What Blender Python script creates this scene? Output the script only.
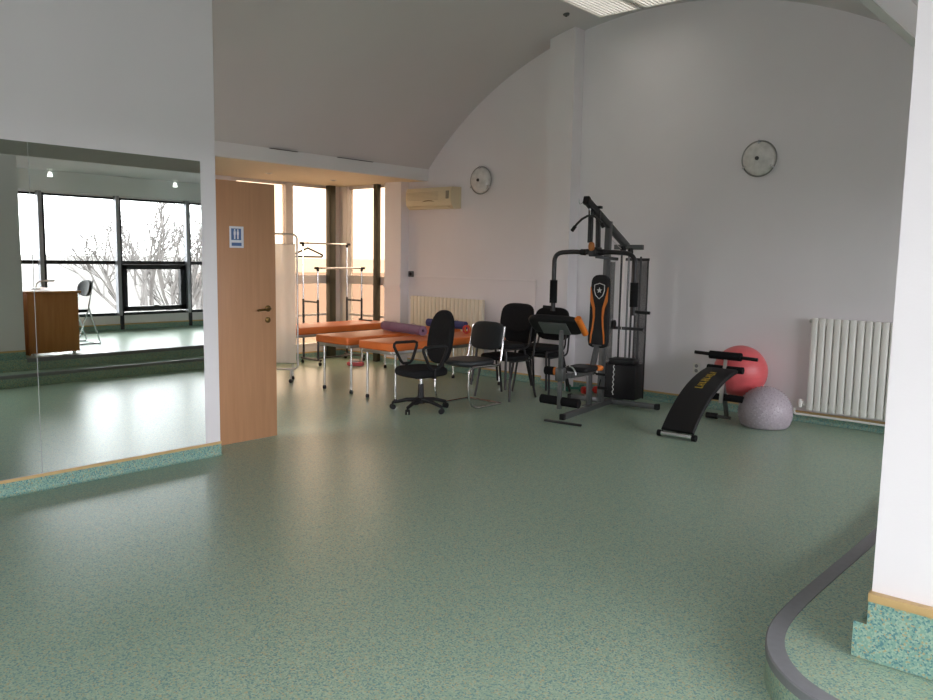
import bpy, bmesh, math, random
from mathutils import Vector, Matrix
PI = math.pi
random.seed(7)
scn = bpy.context.scene
for o in list(bpy.data.objects):
    bpy.data.objects.remove(o)

# ------------------------------------------------------------------ camera
cam_d = bpy.data.cameras.new('camera')
cam = bpy.data.objects.new('camera', cam_d)
scn.collection.objects.link(cam)
yaw, pit, rol = math.radians(41.164), math.radians(6.604), math.radians(0.972)
F = Vector((-math.sin(yaw) * math.cos(pit), math.cos(yaw) * math.cos(pit), -math.sin(pit)))
Rv = Vector((math.cos(yaw), math.sin(yaw), 0))
Uv = Rv.cross(F)
R2 = Rv * math.cos(rol) + Uv * math.sin(rol)
U2 = -Rv * math.sin(rol) + Uv * math.cos(rol)
M = Matrix((R2, U2, -F)).transposed().to_4x4()
M.translation = Vector((0, 0, 1.5))
cam.matrix_world = M
cam_d.sensor_fit = 'HORIZONTAL'
cam_d.sensor_width = 36.0
cam_d.lens = 797.9 / 933 * 36.0
cam_d.clip_end = 3000
scn.camera = cam

# ------------------------------------------------------------------ world, light, exposure
w = bpy.data.worlds.new('overcast_sky')
scn.world = w
w.use_nodes = True
nt = w.node_tree
nt.nodes.clear()
out = nt.nodes.new('ShaderNodeOutputWorld')
bg = nt.nodes.new('ShaderNodeBackground')
tc = nt.nodes.new('ShaderNodeTexCoord')
sep = nt.nodes.new('ShaderNodeSeparateXYZ')
cr = nt.nodes.new('ShaderNodeValToRGB')
cr.color_ramp.elements[0].position = 0.42
cr.color_ramp.elements[0].color = (0.58, 0.57, 0.58, 1)
cr.color_ramp.elements[1].position = 0.62
cr.color_ramp.elements[1].color = (1.0, 0.95, 0.985, 1)
mp = nt.nodes.new('ShaderNodeMapRange')
mp.inputs['From Min'].default_value = -1
mp.inputs['From Max'].default_value = 1
nt.links.new(tc.outputs['Generated'], sep.inputs[0])
nt.links.new(sep.outputs['Z'], mp.inputs['Value'])
nt.links.new(mp.outputs[0], cr.inputs[0])
nt.links.new(cr.outputs[0], bg.inputs['Color'])
bg.inputs['Strength'].default_value = 5.0
nt.links.new(bg.outputs[0], out.inputs[0])

def portal(name, loc, rot, sx, sy):
    l = bpy.data.lights.new(name, 'AREA')
    l.shape = 'RECTANGLE'
    l.size, l.size_y = sx, sy
    l.cycles.is_portal = True
    o = bpy.data.objects.new(name, l)
    o.location, o.rotation_euler = loc, rot
    scn.collection.objects.link(o)
portal('daylight_opening', (2.06, 2.4, 1.42), (0, PI / 2, 0), 1.8, 10.6)
portal('daylight_opening', (-9.36, 6.8, 1.33), (0, -PI / 2, 0), 2.3, 1.8)
portal('daylight_opening', (-8.74, 7.82, 1.33), (-PI / 2, 0, 0), 1.1, 2.3)

# the camera's own flash, just above the lens
fl_d = bpy.data.lights.new('camera_flash', 'SPOT')
fl_d.energy = 85
fl_d.spot_size = math.radians(110)
fl_d.spot_blend = 0.6
fl_d.shadow_soft_size = 0.02
fl_d.color = (1.0, 0.965, 1.0)
fl_o = bpy.data.objects.new('camera_flash', fl_d)
scn.collection.objects.link(fl_o)
fl_o.matrix_world = M @ Matrix.Translation((-0.03, 0.05, -0.02))

scn.view_settings.view_transform = 'Standard'
scn.view_settings.look = 'None'
scn.view_settings.gamma = 1
scn.view_settings.use_curve_mapping = False
scn.view_settings.exposure = 1.12
scn.cycles.use_denoising = True
scn.cycles.max_bounces = 14
scn.cycles.diffuse_bounces = 7
scn.cycles.glossy_bounces = 6
scn.cycles.transparent_max_bounces = 16
scn.cycles.sample_clamp_indirect = 6
scn.cycles.caustics_reflective = False

# ------------------------------------------------------------------ materials
MATS = {}
def mat(name, col, rough=0.5, metal=0.0, noise=0.0, scale=8.0, bump=0.0, bscale=60.0, spec=0.5, emit=0.0, alpha=1.0, coat=0.0):
    if name in MATS:
        return MATS[name]
    m = bpy.data.materials.new(name)
    m.use_nodes = True
    n = m.node_tree.nodes
    L = m.node_tree.links
    b = n['Principled BSDF']
    b.inputs['Base Color'].default_value = (*col, 1)
    b.inputs['Roughness'].default_value = rough
    b.inputs['Metallic'].default_value = metal
    b.inputs['Specular IOR Level'].default_value = spec
    b.inputs['Alpha'].default_value = alpha
    b.inputs['Coat Weight'].default_value = coat
    if emit:
        b.inputs['Emission Color'].default_value = (*col, 1)
        b.inputs['Emission Strength'].default_value = emit
    t = n.new('ShaderNodeTexCoord')
    if noise:
        nz = n.new('ShaderNodeTexNoise')
        nz.inputs['Scale'].default_value = scale
        nz.inputs['Detail'].default_value = 5
        L.new(t.outputs['Object'], nz.inputs['Vector'])
        r = n.new('ShaderNodeValToRGB')
        r.color_ramp.elements[0].position = 0.3
        r.color_ramp.elements[1].position = 0.7
        r.color_ramp.elements[0].color = (*[max(0, c * (1 - noise)) for c in col], 1)
        r.color_ramp.elements[1].color = (*[min(1, c * (1 + noise)) for c in col], 1)
        L.new(nz.outputs['Fac'], r.inputs[0])
        L.new(r.outputs[0], b.inputs['Base Color'])
    if bump:
        nz2 = n.new('ShaderNodeTexNoise')
        nz2.inputs['Scale'].default_value = bscale
        L.new(t.outputs['Object'], nz2.inputs['Vector'])
        bp = n.new('ShaderNodeBump')
        bp.inputs['Strength'].default_value = bump
        bp.inputs['Distance'].default_value = 0.01
        L.new(nz2.outputs['Fac'], bp.inputs['Height'])
        L.new(bp.outputs[0], b.inputs['Normal'])
    MATS[name] = m
    return m

def vinyl(name, base, dark, light, fleck, rough, rbump=0.0):
    """speckled sheet vinyl: small chips of several colours"""
    m = bpy.data.materials.new(name)
    m.use_nodes = True
    n, L = m.node_tree.nodes, m.node_tree.links
    b = n['Principled BSDF']
    t = n.new('ShaderNodeTexCoord')
    v = n.new('ShaderNodeTexVoronoi')
    v.inputs['Scale'].default_value = 175
    L.new(t.outputs['Object'], v.inputs['Vector'])
    s = n.new('ShaderNodeSeparateColor')
    L.new(v.outputs['Color'], s.inputs[0])
    r = n.new('ShaderNodeValToRGB')
    r.color_ramp.interpolation = 'CONSTANT'
    els = r.color_ramp.elements
    els[0].position = 0
    els[0].color = (*dark, 1)
    els[1].position = 0.20
    els[1].color = (*base, 1)
    e = els.new(0.62); e.color = (*light, 1)
    e = els.new(0.86); e.color = (*fleck, 1)
    e = els.new(0.94); e.color = (*base, 1)
    L.new(s.outputs[0], r.inputs[0])
    L.new(r.outputs[0], b.inputs['Base Color'])
    b.inputs['Roughness'].default_value = rough
    b.inputs['Specular IOR Level'].default_value = 0.33
    if rbump:
        n3 = n.new('ShaderNodeTexNoise')
        n3.inputs['Scale'].default_value = 7
        n3.inputs['Detail'].default_value = 3
        L.new(t.outputs['Object'], n3.inputs['Vector'])
        bp = n.new('ShaderNodeBump')
        bp.inputs['Strength'].default_value = rbump
        bp.inputs['Distance'].default_value = 0.01
        L.new(n3.outputs['Fac'], bp.inputs['Height'])
        L.new(bp.outputs[0], b.inputs['Normal'])
    MATS[name] = m
    return m

def wood(name, col, dark, scale=(18, 18, 1.2), rough=0.45):
    m = bpy.data.materials.new(name)
    m.use_nodes = True
    n, L = m.node_tree.nodes, m.node_tree.links
    b = n['Principled BSDF']
    b.inputs['Roughness'].default_value = rough
    t = n.new('ShaderNodeTexCoord')
    mpn = n.new('ShaderNodeMapping')
    mpn.inputs['Scale'].default_value = scale
    L.new(t.outputs['Object'], mpn.inputs['Vector'])
    nz = n.new('ShaderNodeTexNoise')
    nz.inputs['Scale'].default_value = 2.2
    nz.inputs['Detail'].default_value = 8
    nz.inputs['Distortion'].default_value = 0.6
    L.new(mpn.outputs[0], nz.inputs['Vector'])
    r = n.new('ShaderNodeValToRGB')
    r.color_ramp.elements[0].position = 0.3
    r.color_ramp.elements[1].position = 0.7
    r.color_ramp.elements[0].color = (*dark, 1)
    r.color_ramp.elements[1].color = (*col, 1)
    L.new(nz.outputs['Fac'], r.inputs[0])
    L.new(r.outputs[0], b.inputs['Base Color'])
    MATS[name] = m
    return m

def glass(name, tint, gl=0.06):
    m = bpy.data.materials.new(name)
    m.use_nodes = True
    n, L = m.node_tree.nodes, m.node_tree.links
    n.clear()
    o = n.new('ShaderNodeOutputMaterial')
    tr = n.new('ShaderNodeBsdfTransparent')
    tr.inputs[0].default_value = (*tint, 1)
    g = n.new('ShaderNodeBsdfGlossy')
    g.inputs['Roughness'].default_value = 0.02
    fr = n.new('ShaderNodeLayerWeight')
    fr.inputs['Blend'].default_value = 0.15
    mx = n.new('ShaderNodeMixShader')
    L.new(fr.outputs['Fresnel'], mx.inputs[0])
    L.new(tr.outputs[0], mx.inputs[1])
    L.new(g.outputs[0], mx.inputs[2])
    L.new(mx.outputs[0], o.inputs[0])
    MATS[name] = m
    return m

def sheer(name, col, through):
    """thin cloth / mesh that lets some light through"""
    m = bpy.data.materials.new(name)
    m.use_nodes = True
    n, L = m.node_tree.nodes, m.node_tree.links
    n.clear()
    o = n.new('ShaderNodeOutputMaterial')
    d = n.new('ShaderNodeBsdfDiffuse')
    d.inputs[0].default_value = (*col, 1)
    tl = n.new('ShaderNodeBsdfTranslucent')
    tl.inputs[0].default_value = (*col, 1)
    tr = n.new('ShaderNodeBsdfTransparent')
    m1 = n.new('ShaderNodeMixShader')
    m1.inputs[0].default_value = 0.5
    m2 = n.new('ShaderNodeMixShader')
    m2.inputs[0].default_value = through
    t = n.new('ShaderNodeTexCoord')
    nz = n.new('ShaderNodeTexWave')
    nz.inputs['Scale'].default_value = 5
    nz.inputs['Distortion'].default_value = 2
    L.new(t.outputs['Object'], nz.inputs['Vector'])
    bp = n.new('ShaderNodeBump')
    bp.inputs['Strength'].default_value = 0.15
    L.new(nz.outputs['Fac'], bp.inputs['Height'])
    L.new(bp.outputs[0], d.inputs['Normal'])
    L.new(d.outputs[0], m1.inputs[1])
    L.new(tl.outputs[0], m1.inputs[2])
    L.new(m1.outputs[0], m2.inputs[1])
    L.new(tr.outputs[0], m2.inputs[2])
    L.new(m2.outputs[0], o.inputs[0])
    MATS[name] = m
    return m

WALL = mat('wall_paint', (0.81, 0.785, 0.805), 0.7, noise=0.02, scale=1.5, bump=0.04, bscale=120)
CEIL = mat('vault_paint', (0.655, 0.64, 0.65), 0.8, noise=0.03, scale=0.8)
SOFF = mat('soffit_paint', (0.86, 0.75, 0.56), 0.8, noise=0.02)
FASC = mat('fascia_paint', (0.78, 0.79, 0.80), 0.7)
BEAMM = mat('beam_shade_paint', (0.52, 0.52, 0.50), 0.7)  # darker tone stands in for shade on the beam's underside
FLOOR = vinyl('floor_vinyl', (0.31, 0.43, 0.32), (0.165, 0.30, 0.29), (0.40, 0.51, 0.38), (0.48, 0.42, 0.24), 0.31, 0.0)
SKIRT = vinyl('skirting_vinyl', (0.215, 0.375, 0.31), (0.10, 0.235, 0.255), (0.33, 0.46, 0.36), (0.42, 0.36, 0.20), 0.45)
TRIM = mat('tan_trim_strip', (0.62, 0.42, 0.19), 0.45, noise=0.06, scale=20)
NOSE = mat('grey_rubber_nosing', (0.21, 0.215, 0.23), 0.45, noise=0.05, scale=30)
BEECH = wood('beech_veneer', (0.50, 0.265, 0.14), (0.44, 0.225, 0.115), (14, 14, 0.8), 0.42)
DESKW = wood('desk_veneer', (0.60, 0.25, 0.075), (0.50, 0.19, 0.05), (10, 10, 0.8), 0.4)
BLACKM = mat('black_painted_metal', (0.012, 0.012, 0.014), 0.38)
BLACKF = mat('black_fabric', (0.012, 0.012, 0.013), 0.9, noise=0.2, scale=60, bump=0.2, bscale=400, spec=0.2)
BLACKP = mat('black_plastic', (0.010, 0.010, 0.011), 0.5, spec=0.3)
FOAM = mat('black_foam', (0.008, 0.008, 0.009), 0.85, bump=0.2, bscale=200, spec=0.2)
VINB = mat('black_leatherette', (0.012, 0.012, 0.013), 0.5, bump=0.1, bscale=150, spec=0.25)
GREYV = mat('dark_grey_leatherette', (0.03, 0.034, 0.038), 0.42, bump=0.1, bscale=150)
CHROME = mat('chrome', (0.75, 0.75, 0.76), 0.16, 1.0)
ALU = mat('brushed_aluminium', (0.62, 0.60, 0.58), 0.35, 1.0)
GUN = mat('gunmetal_paint', (0.045, 0.047, 0.046), 0.35, 0.6)
GUNL = mat('grey_metal_paint', (0.13, 0.135, 0.135), 0.35, 0.6)
ORANGE = mat('orange_leatherette', (0.72, 0.17, 0.035), 0.42, noise=0.05, bump=0.05)
ORP = mat('orange_foam', (0.72, 0.19, 0.02), 0.5)
WHITE = mat('white_enamel', (0.84, 0.83, 0.79), 0.35)
WHITE_WARM = mat('warm_lit_white_enamel', (0.80, 0.74, 0.60), 0.4)  # white enamel with the bay's warm light put into its colour
ACM = mat('aged_cream_plastic', (0.70, 0.60, 0.40), 0.4)
DARKG = mat('dark_gap', (0.02, 0.02, 0.02), 0.8)
PINKFR = mat('bay_frame_paint', (0.82, 0.76, 0.70), 0.45)
OLIVE = mat('olive_steel_column', (0.055, 0.050, 0.028), 0.5, 0.2, noise=0.15, scale=5)
NAVY = mat('black_window_frame', (0.008, 0.008, 0.014), 0.35)
POSTM = mat('grey_window_post', (0.33, 0.33, 0.36), 0.35, 0.5)
GLASSR = glass('clear_window_glass', (0.97, 0.99, 1.0))
GLASSB = glass('warm_light_tint_glass', (0.62, 0.54, 0.44))  # pane tint stands in for warm daylight entering the bay
RED = mat('red_rubber_ball', (0.68, 0.12, 0.13), 0.38, noise=0.05)
LILAC = mat('lilac_rubber', (0.44, 0.385, 0.43), 0.38, noise=0.10, scale=60)
PURPLE = mat('purple_foam_mat', (0.27, 0.155, 0.25), 0.75, bump=0.2, bscale=90)
BLUE = mat('dark_blue_foam_mat', (0.05, 0.06, 0.20), 0.75)
REDM = mat('red_foam', (0.62, 0.05, 0.06), 0.6)
GREEN = mat('green_vinyl_coat', (0.01, 0.16, 0.11), 0.35)
REDV = mat('red_vinyl_coat', (0.55, 0.03, 0.02), 0.35)
BRASS = mat('dark_bronze', (0.16, 0.10, 0.035), 0.35, 0.9)
YEL = mat('yellow_print', (0.50, 0.33, 0.02), 0.5)
WPR = mat('white_print', (0.7, 0.7, 0.7), 0.5)
SIGNW = mat('sign_white', (0.72, 0.74, 0.80), 0.35)
SIGNB = mat('sign_blue', (0.06, 0.13, 0.30), 0.35)
SHEER = sheer('white_screen_cloth', (0.92, 0.88, 0.82), 0.10)
MESH = sheer('grey_mesh_guard', (0.20, 0.20, 0.20), 0.45)
PLATEG = mat('grey_plate', (0.16, 0.17, 0.17), 0.4, 0.5)

def mirror_mat():
    m = bpy.data.materials.new('mirror_silver')
    m.use_nodes = True
    n, L = m.node_tree.nodes, m.node_tree.links
    n.clear()
    o = n.new('ShaderNodeOutputMaterial')
    g = n.new('ShaderNodeBsdfGlossy')
    g.inputs[0].default_value = (0.80, 0.86, 0.82, 1)
    g.inputs['Roughness'].default_value = 0.0
    L.new(g.outputs[0], o.inputs[0])
    return m
MIRROR = mirror_mat()

# ------------------------------------------------------------------ mesh helpers
class MB:
    def __init__(s):
        s.bm = bmesh.new()
    def _add(s, vs, fs):
        v = [s.bm.verts.new(p) for p in vs]
        for f in fs:
            try:
                s.bm.faces.new([v[i] for i in f])
            except ValueError:
                pass
        return s
    def box(s, a, b, bev=0.0, M=None, seg=2):
        t = bmesh.new()
        bmesh.ops.create_cube(t, size=1)
        a, b = Vector(a), Vector(b)
        c, d = (a + b) / 2, b - a
        for v in t.verts:
            v.co = Vector((v.co.x * d.x, v.co.y * d.y, v.co.z * d.z)) + c
        if bev:
            bmesh.ops.bevel(t, geom=t.edges[:], offset=bev, segments=seg, affect='EDGES', profile=0.5)
        return s._merge(t, M)
    def _merge(s, t, M=None):
        t.verts.index_update()
        vs = [(M @ v.co) if M else v.co.copy() for v in t.verts]
        fs = [[v.index for v in f.verts] for f in t.faces]
        t.free()
        return s._add(vs, fs)
    def tube(s, pts, r, n=10, closed=False, cap=True, r2=None):
        pts = [Vector(p) for p in pts]
        N = len(pts)
        rings = []
        up = None
        for i, p in enumerate(pts):
            if closed:
                d = (pts[(i + 1) % N] - pts[i - 1]).normalized()
            elif i == 0:
                d = (pts[1] - p).normalized()
            elif i == N - 1:
                d = (p - pts[i - 1]).normalized()
            else:
                d = ((p - pts[i - 1]).normalized() + (pts[i + 1] - p).normalized()).normalized()
            if up is None:
                up = Vector((0, 0, 1)) if abs(d.z) < 0.9 else Vector((1, 0, 0))
            a = d.cross(up).normalized()
            up = a.cross(d).normalized()
            rr = r if r2 is None else r + (r2 - r) * i / (N - 1)
            rings.append([p + (a * math.cos(2 * PI * k / n) + up * math.sin(2 * PI * k / n)) * rr for k in range(n)])
        vs = [v for rg in rings for v in rg]
        fs = []
        for i in range(N if closed else N - 1):
            j = (i + 1) % N
            for k in range(n):
                k2 = (k + 1) % n
                fs.append((i * n + k, i * n + k2, j * n + k2, j * n + k))
        if cap and not closed:
            fs.append(tuple(range(n))[::-1])
            fs.append(tuple((N - 1) * n + k for k in range(n)))
        return s._add(vs, fs)
    def rect_tube(s, p0, p1, w, h, up=(0, 0, 1), bev=0.004):
        p0, p1 = Vector(p0), Vector(p1)
        d = p1 - p0
        L = d.length
        d.normalize()
        u = Vector(up)
        a = d.cross(u).normalized()
        u = a.cross(d).normalized()
        Mx = Matrix((a, d, u)).transposed().to_4x4()
        Mx.translation = p0
        return s.box((-w / 2, 0, -h / 2), (w / 2, L, h / 2), bev, Mx)
    def sphere(s, c, r, u=24, v=14, sc=(1, 1, 1), zmin=None):
        t = bmesh.new()
        bmesh.ops.create_uvsphere(t, u_segments=u, v_segments=v, radius=r)
        for q in t.verts:
            q.co = Vector((q.co.x * sc[0], q.co.y * sc[1], q.co.z * sc[2])) + Vector(c)
            if zmin is not None and q.co.z < zmin:
                q.co.z = zmin
        return s._merge(t)
    def lathe(s, prof, n=24, M=None):
        vs, fs = [], []
        for (r, z) in prof:
            for k in range(n):
                a = 2 * PI * k / n
                p = Vector((r * math.cos(a), r * math.sin(a), z))
                vs.append(M @ p if M else p)
        for i in range(len(prof) - 1):
            for k in range(n):
                k2 = (k + 1) % n
                fs.append((i * n + k, i * n + k2, (i + 1) * n + k2, (i + 1) * n + k))
        fs.append(tuple(range(n))[::-1])
        fs.append(tuple((len(prof) - 1) * n + k for k in range(n)))
        return s._add(vs, fs)
    def prism(s, poly, z0, z1, f=None):
        n = len(poly)
        vs = [Vector((x, y, z0)) for x, y in poly] + [Vector((x, y, z1)) for x, y in poly]
        if f:
            vs = [f(v) for v in vs]
        fs = [tuple(range(n))[::-1], tuple(range(n, 2 * n))] + [(i, (i + 1) % n, n + (i + 1) % n, n + i) for i in range(n)]
        return s._add(vs, fs)
    def pad(s, outline, t, rnd, f=None, grid=6):
        """upholstered pad: closed outline in XY, thickness t, rounded edge; f maps local point to place"""
        n = len(outline)
        cx = sum(p[0] for p in outline) / n
        cy = sum(p[1] for p in outline) / n
        sz = max(max(abs(p[0] - cx), abs(p[1] - cy)) for p in outline)
        layers = []
        for k in range(5):
            a = PI / 2 * k / 4
            layers.append((1 - rnd / sz * (1 - math.sin(a)), -t / 2 + rnd * (1 - math.cos(a)) if rnd < t / 2 else -t / 2 * math.cos(a)))
        lay = [(sc, z) for sc, z in layers] + [(sc, -z) for sc, z in layers[::-1]]
        inner = [i / grid for i in range(1, grid)]
        full = [(lay[0][0] * q, lay[0][1]) for q in inner] + lay + [(lay[-1][0] * q, lay[-1][1]) for q in inner[::-1]]
        vs, fs = [], []
        for sc, z in full:
            for (x, y) in outline:
                p = Vector((cx + (x - cx) * sc, cy + (y - cy) * sc, z))
                vs.append(f(p) if f else p)
        for i in range(len(full) - 1):
            for k in range(n):
                k2 = (k + 1) % n
                fs.append((i * n + k, i * n + k2, (i + 1) * n + k2, (i + 1) * n + k))
        fs.append(tuple(range(n))[::-1])
        fs.append(tuple((len(full) - 1) * n + k for k in range(n)))
        return s._add(vs, fs)
    def build_each(s, name, m, parent=None, ang=35):
        """one object for every connected piece"""
        s.bm.verts.ensure_lookup_table()
        s.bm.verts.index_update()
        seen, res = set(), []
        for v0 in s.bm.verts:
            if v0.index in seen:
                continue
            st, isl = [v0], []
            seen.add(v0.index)
            while st:
                v = st.pop()
                isl.append(v)
                for e in v.link_edges:
                    q = e.other_vert(v)
                    if q.index not in seen:
                        seen.add(q.index)
                        st.append(q)
            ids = {v.index: i for i, v in enumerate(isl)}
            fs = {tuple(ids[v.index] for v in f.verts) for v in isl for f in v.link_faces}
            m2 = MB()
            m2._add([v.co.copy() for v in isl], sorted(fs))
            res.append(m2.build(name, m, parent, ang))
        return res
    def build(s, name, m, parent=None, ang=35, label=None):
        bmesh.ops.recalc_face_normals(s.bm, faces=s.bm.faces[:])
        me = bpy.data.meshes.new(name)
        s.bm.to_mesh(me)
        s.bm.free()
        for p in me.polygons:
            p.use_smooth = True
        me.set_sharp_from_angle(angle=math.radians(ang))
        me.materials.append(m)
        o = bpy.data.objects.new(name, me)
        scn.collection.objects.link(o)
        if parent:
            o.parent = parent
        if label:
            o['label'] = label
        return o

def superell(w, h, e=3.0, n=32, taper=0.0):
    pts = []
    for k in range(n):
        a = 2 * PI * k / n
        c, s_ = math.cos(a), math.sin(a)
        x = abs(c) ** (2 / e) * (1 if c >= 0 else -1) * w / 2
        y = abs(s_) ** (2 / e) * (1 if s_ >= 0 else -1) * h / 2
        pts.append((x * (1 + taper * y / (h / 2)), y))
    return pts

def bez(pts, n=8, rmax=9.0):
    """smooth path through corner points, rounding the corners"""
    P = [Vector(p) for p in pts]
    res = [P[0]]
    for i in range(1, len(P) - 1):
        a, b, c = P[i - 1], P[i], P[i + 1]
        r = min(min((a - b).length, (c - b).length) * 0.45, rmax)
        p0 = b + (a - b).normalized() * r
        p1 = b + (c - b).normalized() * r
        for k in range(n + 1):
            t = k / n
            res.append(p0 * (1 - t) ** 2 + b * 2 * t * (1 - t) + p1 * t * t)
    res.append(P[-1])
    return res

def thing(name, label, cat, loc=(0, 0, 0), rz=0.0, group=None):
    o = bpy.data.objects.new(name, None)
    o.empty_display_size = 0.1
    scn.collection.objects.link(o)
    o.location = loc
    o.rotation_euler = (0, 0, rz)
    return tag(o, label, cat, group)
def tag(o, label, cat, group=None):
    o['label'] = label
    o['category'] = cat
    if group:
        o['group'] = group
    return o
def struct(o):
    o['kind'] = 'structure'
    return o
def copy_tree(o, parent=None):
    c = o.copy()
    scn.collection.objects.link(c)
    c.parent = parent
    for ch in [x for x in list(scn.collection.objects) if x.parent == o]:
        copy_tree(ch, c)
    return c

# ------------------------------------------------------------------ room shell
YB = 7.75
struct(MB().box((-9.6, -3.2, -0.2), (2.3, 8.0, 0)).build('floor', FLOOR))

def arc_z(x):
    d = x + 4.25
    return 0.14 * (max(0, d) / 3.25) ** 2 + 4.11 - 4.35 + math.sqrt(max(0, 4.35 ** 2 - d * d))
xs = [-7.5 + 6.5 * i / 48 for i in range(49)]
poly = [(x, arc_z(x)) for x in xs] + [(x, arc_z(x) + 0.15) for x in xs[::-1]]
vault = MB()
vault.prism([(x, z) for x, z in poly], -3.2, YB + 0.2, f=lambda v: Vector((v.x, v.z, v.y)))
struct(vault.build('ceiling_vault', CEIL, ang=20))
# flat ceilings
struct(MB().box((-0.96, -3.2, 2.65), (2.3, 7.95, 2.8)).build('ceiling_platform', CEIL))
struct(MB().box((-9.6, 2.9, 2.5), (-7.56, 7.95, 2.7)).build('ceiling_bay', SOFF))
struct(MB().box((-7.56, 2.9, 2.5), (-7.5, YB, 2.645)).box((-7.60, 2.9, 2.64), (-7.499, YB, 2.9)).build('trim_1', FASC))
struct(MB().box((-1.0, -3.2, 2.515), (-0.96, YB, 2.9)).build('trim_2', BEAMM))
struct(MB().box((-0.9595, -3.2, 2.518), (-0.955, YB, 2.65)).build('trim_3', FASC))  # paler skin for the beam side lit by the windows
struct(MB().box((1.86, -3.2, 2.36), (2.3, 7.95, 2.65)).build('trim_4', FASC))

# back wall with its projecting pillar and pilaster
struct(MB().box((-8.0, YB, 0), (2.3, YB + 0.2, 4.4)).build('wall_back', WALL))
struct(MB().box((-5.44, 7.56, 0), (-5.11, YB, 4.1)).build('wall_pillar', WALL))
struct(MB().box((-8.18, 7.6, 0), (-7.86, 7.95, 2.5)).build('wall_pilaster', WALL))
struct(MB().box((-8.18, 7.575, 1.08), (-7.85, 7.6, 1.115)).build('trim_5', WALL))
# mirror wall and the block behind it
mw = MB()
mw.prism([(-5.38, -3.2), (-5.23, -3.2), (-5.23, 3.2), (-5.38, 3.2)], 0, 4.12)
struct(mw.build('wall_left', WALL))
wb = MB()
wb.box((-9.4, 2.9, 0), (-6.32, 3.02, 2.6)).box((-6.32, 2.9, 2.1), (-5.38, 3.02, 2.6)).box((-7.5, 2.9, 2.6), (-5.38, 3.02, 3.95))
struct(wb.build('wall_washroom', WALL))
struct(MB().box((-9.6, 3.0, 0), (-9.3, 5.92, 2.5)).build('wall_bay', WALL))
struct(MB().box((-5.4, -3.4, 0), (2.3, -3.2, 4.2)).build('wall_rear', WALL))
struct(MB().box((-0.68, 2.94, 0.2), (2.0, 3.5, 2.65)).build('wall_partition', WALL))
lw = MB().box((2.0, -3.2, 0), (2.25, 7.95, 0.5))
lw.box((2.0, -3.2, 2.34), (2.25, 7.95, 2.65))
struct(lw.build('wall_right', WALL))
struct(MB().box((-9.5, 5.92, 0), (-9.3, YB + 0.15, 0.16)).box((-9.5, YB, 0), (-8.0, YB + 0.15, 0.16)).build('wall_bay_sill', PINKFR))

# raised platform: lower tread with a rounded corner, upper level
edge = [(-1.04, YB), (-1.04, 5.0), (-1.035, 4.2), (-1.045, 3.5), (-1.045, 3.2), (-1.035, 3.02), (-1.01, 2.88), (-0.965, 2.76), (-0.90, 2.66), (-0.81, 2.575), (-0.70, 2.52), (-0.55, 2.475), (-0.35, 2.445), (0.1, 2.43), (2.0, 2.43)]
def smooth(p, it=2):
    for _ in range(it):
        q = [p[0]]
        for a, b in zip(p[:-1], p[1:]):
            q += [(a[0] * .75 + b[0] * .25, a[1] * .75 + b[1] * .25), (a[0] * .25 + b[0] * .75, a[1] * .25 + b[1] * .75)]
        q.append(p[-1])
        p = q
    return p
edge = smooth(edge, 2)
struct(MB().prism(edge + [(2.0, YB)], 0.0, 0.13).build('floor_step', FLOOR))
def offset(p, d):
    res = []
    for i, a in enumerate(p):
        b0, b1 = p[max(0, i - 1)], p[min(len(p) - 1, i + 1)]
        t = Vector((b1[0] - b0[0], b1[1] - b0[1])).normalized()
        res.append((a[0] - t.y * d, a[1] + t.x * d))
    return res
def nosing(p, z, name, lip=0.03, wd=0.062):
    o_, i_ = offset(p, -0.004), offset(p, wd)
    vs, fs = [], []
    n = len(p)
    for a, b in zip(o_, i_):
        vs += [(a[0], a[1], z - lip), (a[0], a[1], z + 0.0), (a[0] + (b[0] - a[0]) * .08, a[1] + (b[1] - a[1]) * .08, z + 0.005), (b[0], b[1], z + 0.004), (b[0], b[1], z - 0.01)]
    for i in range(n - 1):
        for k in range(4):
            fs.append((i * 5 + k, i * 5 + k + 1, (i + 1) * 5 + k + 1, (i + 1) * 5 + k))
    m = MB()
    m._add(vs, fs)
    return struct(m.build(name, NOSE, ang=30))
nosing(edge, 0.13, 'trim_6')
up = [(-0.72, YB), (-0.72, 2.92), (2.0, 2.92)]
struct(MB().prism([(-0.72, 2.92), (2.0, 2.92), (2.0, YB), (-0.72, YB)], 0.13, 0.26).build('floor_platform', FLOOR))
struct(MB().box((-0.725, 3.5, 0.225), (-0.655, YB, 0.266)).build('trim_7', NOSE))

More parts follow.
